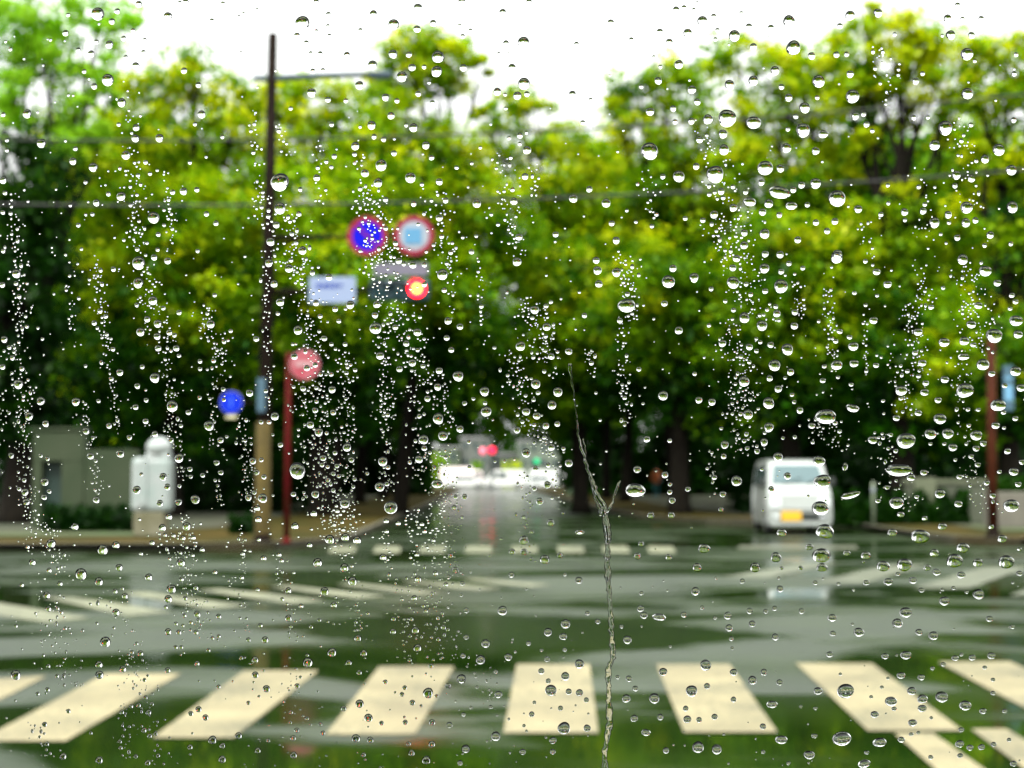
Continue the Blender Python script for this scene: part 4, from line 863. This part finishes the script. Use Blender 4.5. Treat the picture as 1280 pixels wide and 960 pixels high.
LM = [(341, 50, 'lamp post top'), (475, 92, 'street lamp head'), (540, 45, 'tall middle tree top'), (459, 295, 'blue no parking sign'), (517, 294, 'white round sign with red ring'),
      (521, 360, 'lit red traffic light'), (415, 362, 'white name board'), (381, 456, 'faded red round sign'), (289, 503, 'small blue round sign'), (330, 600, 'yellow foot of the lamp post'),
      (358, 650, 'thin red pole'), (188, 600, 'white monument'), (90, 590, 'grey green wall'), (615, 590, 'white vehicles of the far junction'), (1000, 620, 'white van'), (1240, 520, 'rusty right pole'),
      (1200, 640, 'low pale wall on the right'), (60, 60, 'airy lime tree'), (20, 380, 'dark tree at the left edge'), (200, 260, 'rounded tree left of the lamp post'), (180, 430, 'lower leaves of the left trees'),
      (712, 458, 'top of the water trickle'), (757, 645, 'fork of the water trickle'), (764, 790, 'bend of the water trickle'), (690, 872, 'middle crosswalk stripe'), (915, 872, 'crosswalk stripe right of the middle'),
      (1100, 872, 'crosswalk stripe nearest the lane lines'), (465, 875, 'crosswalk stripe left of the middle'), (300, 880, 'third crosswalk stripe from the left'), (100, 885, 'second crosswalk stripe from the left'),
      (1240, 860, 'rightmost crosswalk stripe'), (100, 760, 'pale left road stripes'), (330, 745, 'side crosswalk by the lamp post'), (700, 687, 'far crosswalk'), (700, 90, 'open patch of sky'),
      (230, 60, 'left patch of sky'), (1100, 60, 'tall right tree top'), (960, 120, 'crown above the white van'), (1070, 190, 'sky hole of the tall right tree'), (1245, 150, 'sky hole by the right edge'),
      (1140, 300, 'forked trunk on the right'), (900, 230, 'broad tree left of the van'), (860, 400, 'shaded leaves left of the van'), (1000, 440, 'leaves over the white van'), (680, 250, 'low middle tree'),
      (560, 480, 'dark branch over the far street'), (780, 560, 'dark wood right of the far street'), (900, 760, 'wet road before the van'), (1150, 740, 'wet road on the right'), (560, 760, 'wet road left of the trickle'),
      (1180, 470, 'bright leaves left of the rusty pole'), (640, 340, 'leaves right of the traffic light')]
size_word = lambda r: 'big' if r > 8.5 else ('plump' if r > 6.2 else ('middling' if r > 4.8 else 'small'))
keyed = {}
TOP = drops[:300]
for i, d in enumerate(TOP):
    L = min(LM, key=lambda q: (q[0] - d[0]) ** 2 + (q[1] - d[1]) ** 2); dx, dy = d[0] - L[0], L[1] - d[1]
    if math.hypot(dx, dy) < 16: w_ = 'over'
    else: w_ = ['right of', 'upper right of', 'above', 'upper left of', 'left of', 'lower left of', 'below', 'lower right of'][int(((math.degrees(math.atan2(dy, dx)) + 382.5) % 360) // 45)]
    keyed.setdefault((L[2], w_), []).append(i)
lab = {}
ordw = ['largest', 'second largest', 'third largest', 'fourth largest', 'fifth largest', 'sixth largest', 'seventh largest', 'eighth largest', 'ninth largest', 'tenth largest', 'eleventh largest', 'twelfth largest', 'thirteenth largest']
for (nm, w_), ids in keyed.items():
    for j, i in enumerate(ids):
        lab[i] = '%s %s raindrop %s the %s' % (ordw[j] if len(ids) > 1 else 'single', size_word(TOP[i][2]) if len(ids) == 1 else '', w_, nm)
        lab[i] = ' '.join(lab[i].split())
rd = random.Random(5)
for i, (x, y, r, asp) in enumerate(TOP):
    V, Fc, nd = drop_arrays(0, 0, r * PX, asp, 28, 9, rd, theta=(rd.uniform(76, 81) if y > 640 and x < 600 else rd.uniform(60, 70)), sag=(rd.uniform(-.15, .35) if y > 715 and x > 560 else (rd.uniform(-1, -.85) if y > 640 else rd.uniform(-.5, -.3))))
    me = mesh_from('raindrop', V, Fc, [nd])
    o = bpy.data.objects.new('raindrop', me); COL.objects.link(o)
    o.matrix_world = Matrix.Translation(pane_pt(x, y)) @ RM.to_4x4()
    tag(o, lab[i], 'raindrop', 'larger raindrops on the window pane')

# fine droplets: the remaining beads plus the vertical trails of tiny ones nobody could count
fine = [(x, y, r, a) for (x, y, r, a) in drops[300:]]
COLS = [(10, 240, 22, 330, 10, 40), (20, 330, 26, 420, 12, 60), (18, 430, 34, 520, 16, 60), (28, 520, 30, 600, 12, 45), (34, 600, 42, 690, 18, 60), (55, 650, 75, 720, 14, 50), (85, 340, 92, 430, 6, 22),
        (120, 330, 135, 470, 9, 70), (140, 470, 146, 540, 5, 25), (100, 500, 112, 560, 10, 30), (112, 560, 124, 620, 6, 24), (155, 110, 170, 260, 18, 45), (165, 200, 175, 330, 14, 50), (205, 210, 215, 320, 8, 50), (180, 330, 200, 430, 26, 60),
        (205, 420, 216, 560, 10, 60), (215, 520, 225, 600, 12, 24), (255, 380, 282, 480, 14, 60), (268, 480, 262, 560, 5, 24), (300, 520, 312, 600, 10, 40), (270, 600, 276, 630, 4, 14), (318, 140, 324, 240, 5, 30), (325, 240, 345, 330, 12, 40),
        (332, 330, 337, 520, 5, 50), (305, 560, 318, 640, 8, 34), (350, 150, 362, 200, 8, 18), (360, 250, 372, 330, 18, 45), (395, 170, 402, 260, 8, 24), (375, 330, 385, 400, 20, 50), (385, 400, 400, 480, 22, 60), (395, 480, 410, 600, 20, 110),
        (410, 600, 418, 690, 22, 100), (370, 470, 392, 640, 16, 60), (430, 430, 436, 560, 12, 70), (430, 560, 440, 680, 12, 60), (448, 140, 455, 260, 6, 24), (455, 230, 470, 330, 20, 70), (470, 300, 490, 400, 26, 80), (478, 400, 486, 520, 12, 60),
        (480, 490, 486, 620, 10, 60), (500, 380, 530, 480, 22, 80), (515, 480, 530, 600, 16, 70), (545, 470, 560, 540, 18, 45), (540, 560, 560, 660, 22, 80), (535, 640, 570, 720, 24, 90), (555, 540, 565, 640, 10, 30), (530, 700, 560, 830, 26, 70),
        (548, 240, 556, 340, 22, 36), (560, 300, 566, 400, 10, 16), (598, 320, 602, 405, 4, 20), (630, 240, 645, 320, 18, 60), (625, 190, 640, 240, 14, 20), (665, 200, 672, 250, 8, 16), (660, 370, 680, 450, 18, 60), (640, 440, 662, 520, 20, 55),
        (655, 520, 690, 570, 22, 50), (680, 380, 692, 470, 12, 40), (655, 590, 662, 700, 10, 50), (690, 560, 700, 640, 12, 24), (735, 430, 742, 470, 6, 16), (780, 320, 790, 400, 14, 60), (775, 400, 784, 530, 10, 50), (810, 210, 815, 280, 12, 24),
        (880, 150, 895, 240, 22, 50), (900, 190, 915, 290, 26, 60), (905, 270, 940, 400, 34, 120), (915, 400, 930, 500, 26, 90), (920, 490, 935, 570, 22, 60), (990, 340, 1005, 400, 8, 20), (1035, 360, 1042, 460, 8, 50), (1080, 390, 1084, 470, 3, 20),
        (1080, 260, 1085, 320, 12, 24), (1100, 60, 1115, 130, 14, 30), (1150, 330, 1155, 390, 12, 26), (1140, 380, 1150, 470, 18, 60), (1150, 210, 1162, 300, 18, 36), (1200, 150, 1215, 260, 22, 60), (1210, 330, 1225, 440, 26, 80), (1120, 440, 1130, 520, 20, 40),
        (1105, 540, 1130, 640, 20, 60), (1020, 520, 1050, 560, 22, 40), (1195, 440, 1210, 560, 16, 40), (1210, 570, 1240, 640, 20, 36), (890, 560, 892, 620, 5, 16), (0, 460, 8, 560, 10, 24), (55, 740, 90, 860, 26, 60), (140, 740, 175, 860, 22, 40),
        (205, 660, 260, 800, 22, 90), (230, 640, 240, 720, 14, 40), (170, 830, 200, 950, 20, 40), (300, 660, 306, 720, 6, 20), (345, 690, 370, 800, 14, 36), (360, 820, 372, 920, 14, 26), (430, 640, 445, 790, 14, 60), (500, 720, 520, 830, 18, 40),
        (290, 720, 310, 790, 8, 18), (45, 900, 60, 950, 10, 20), (150, 880, 160, 950, 8, 22), (480, 660, 485, 720, 8, 26), (510, 640, 520, 700, 10, 30), (470, 250, 500, 330, 22, 40), (590, 820, 625, 900, 22, 20)]
for (x0, y0, x1, y1, wd, n) in COLS:
    for k in range(int(n * (1.0 if y1 < 330 else 1.6))):
        t_ = rd.random(); fine.append((x0 + (x1 - x0) * t_ + rd.gauss(0, wd * .46 + .6), y0 + (y1 - y0) * t_ + rd.uniform(-4, 4), min(2.9, 1.12 * math.exp(rd.gauss(.10, .42))), rd.choice((1, 1, .85, .75))))
for k in range(1900):
    x = rd.uniform(-10, 1290); y = rd.uniform(-10, 970)
    if y < 150 and 150 < x < 1100 and rd.random() < .6: continue
    if k % 3 and not (y > 230 and (x < 720 or 860 < x < 1240 and y < 600)): continue
    fine.append((x, y, min(2.7, 1.0 * math.exp(rd.gauss(.12, .36))), 1))
_grid = {}
def clear_of_others(x, y, r):
    c_ = (int(x // 12), int(y // 12))
    for i_ in (-1, 0, 1):
        for j_ in (-1, 0, 1):
            for (a, b_, q) in _grid.get((c_[0] + i_, c_[1] + j_), ()):
                if (a - x) ** 2 + (b_ - y) ** 2 < (r + q) ** 2 * 1.02: return False
    return True
def settle(x, y, r): _grid.setdefault((int(x // 12), int(y // 12)), []).append((x, y, r))
for (x, y, r, a) in TOP: settle(x, y, r)
V, Fc, flat = [], [], []
for (x, y, r, a) in fine:
    if not clear_of_others(x, y, r): continue
    settle(x, y, r)
    big = r > 2.6
    v, f, nd = drop_arrays((x - 640) * PX, (480 - y) * PX, r * PX, a, 22 if big else 12, 7 if big else 5, rd, theta=(80 if y > 630 and x < 560 else rd.uniform(60, 70)), sag=(rd.uniform(-.1, .3) if y > 715 and x > 560 else (-1.0 if y > 630 else -.55)))
    o0 = len(V); f0 = len(Fc); V += v; Fc += [tuple(q + o0 for q in ff) for ff in f]; flat.append(f0 + nd)
me = mesh_from('fine_droplets', V, Fc, flat)
o = bpy.data.objects.new('fine_droplets', me); COL.objects.link(o); o.matrix_world = Matrix.Translation(EYE + FW * (PANE + .0003)) @ RM.to_4x4()
tag(o, 'fine mist of tiny droplets strung in vertical trails all over the pane', 'droplets', kind='stuff')

# the trickle of water that ran down the pane
def trickle(b, pts, seedv, seg=10):
    rd_ = random.Random(seedv); P_ = []
    for i in range(len(pts) - 1):
        (x0, y0, w0), (x1, y1, w1) = pts[i], pts[i + 1]; n = max(2, int(math.hypot(x1 - x0, y1 - y0) / 3.0))
        for k in range(n):
            t_ = k / n; P_.append((x0 + (x1 - x0) * t_ + rd_.gauss(0, .55), y0 + (y1 - y0) * t_, max(.5, (w0 + (w1 - w0) * t_) * (1 + .22 * math.sin(i * 3 + k * .55) + rd_.gauss(0, .10)))))
    P_.append(pts[-1])
    rings = []
    for (x, y, w_) in P_:
        ring = []
        for k in range(seg + 1):
            a = math.pi * k / seg; ring.append(b.bm.verts.new(((x - 640 - w_ * math.cos(a)) * PX, (480 - y) * PX, w_ * .75 * math.sin(a) * PX)))
        rings.append(ring)
    for r0, r1 in zip(rings[:-1], rings[1:]):
        for k in range(seg):
            f = b.bm.faces.new((r0[k], r0[k + 1], r1[k + 1], r1[k])); f.smooth = True
        b.bm.faces.new((r0[0], r1[0], r1[seg], r0[seg]))
    b.bm.faces.new(rings[0]); b.bm.faces.new(rings[-1][::-1])
b = MB()
trickle(b, [(712, 454, 2.6), (713, 462, 2.2), (716, 485, .9), (719, 505, .9), (723, 545, 1.6), (733, 580, 2.4), (744, 612, 3.2), (754, 632, 4.2), (757, 650, 5.2), (760, 668, 3.6), (759, 700, 3.4), (761, 735, 3.2), (763, 760, 3.0), (765, 800, 3.2), (766, 823, 4.2), (760, 838, 3.2), (761, 870, 3.4), (762, 905, 3.8), (756, 940, 3.6), (757, 975, 3.8)], 1)
trickle(b, [(774, 601, 1.6), (771, 612, 2.2), (766, 628, 2.2), (759, 641, 1.8)], 2)
trickle(b, [(729, 548, .7), (735, 585, 1.0), (743, 620, 1.4), (751, 645, 1.6)], 3)
o = b.build('water_trickle', water); o.matrix_world = Matrix.Translation(EYE + FW * (PANE + .0003)) @ RM.to_4x4()
tag(o, 'long crooked trickle of water running down the pane with a small fork', 'water trickle')
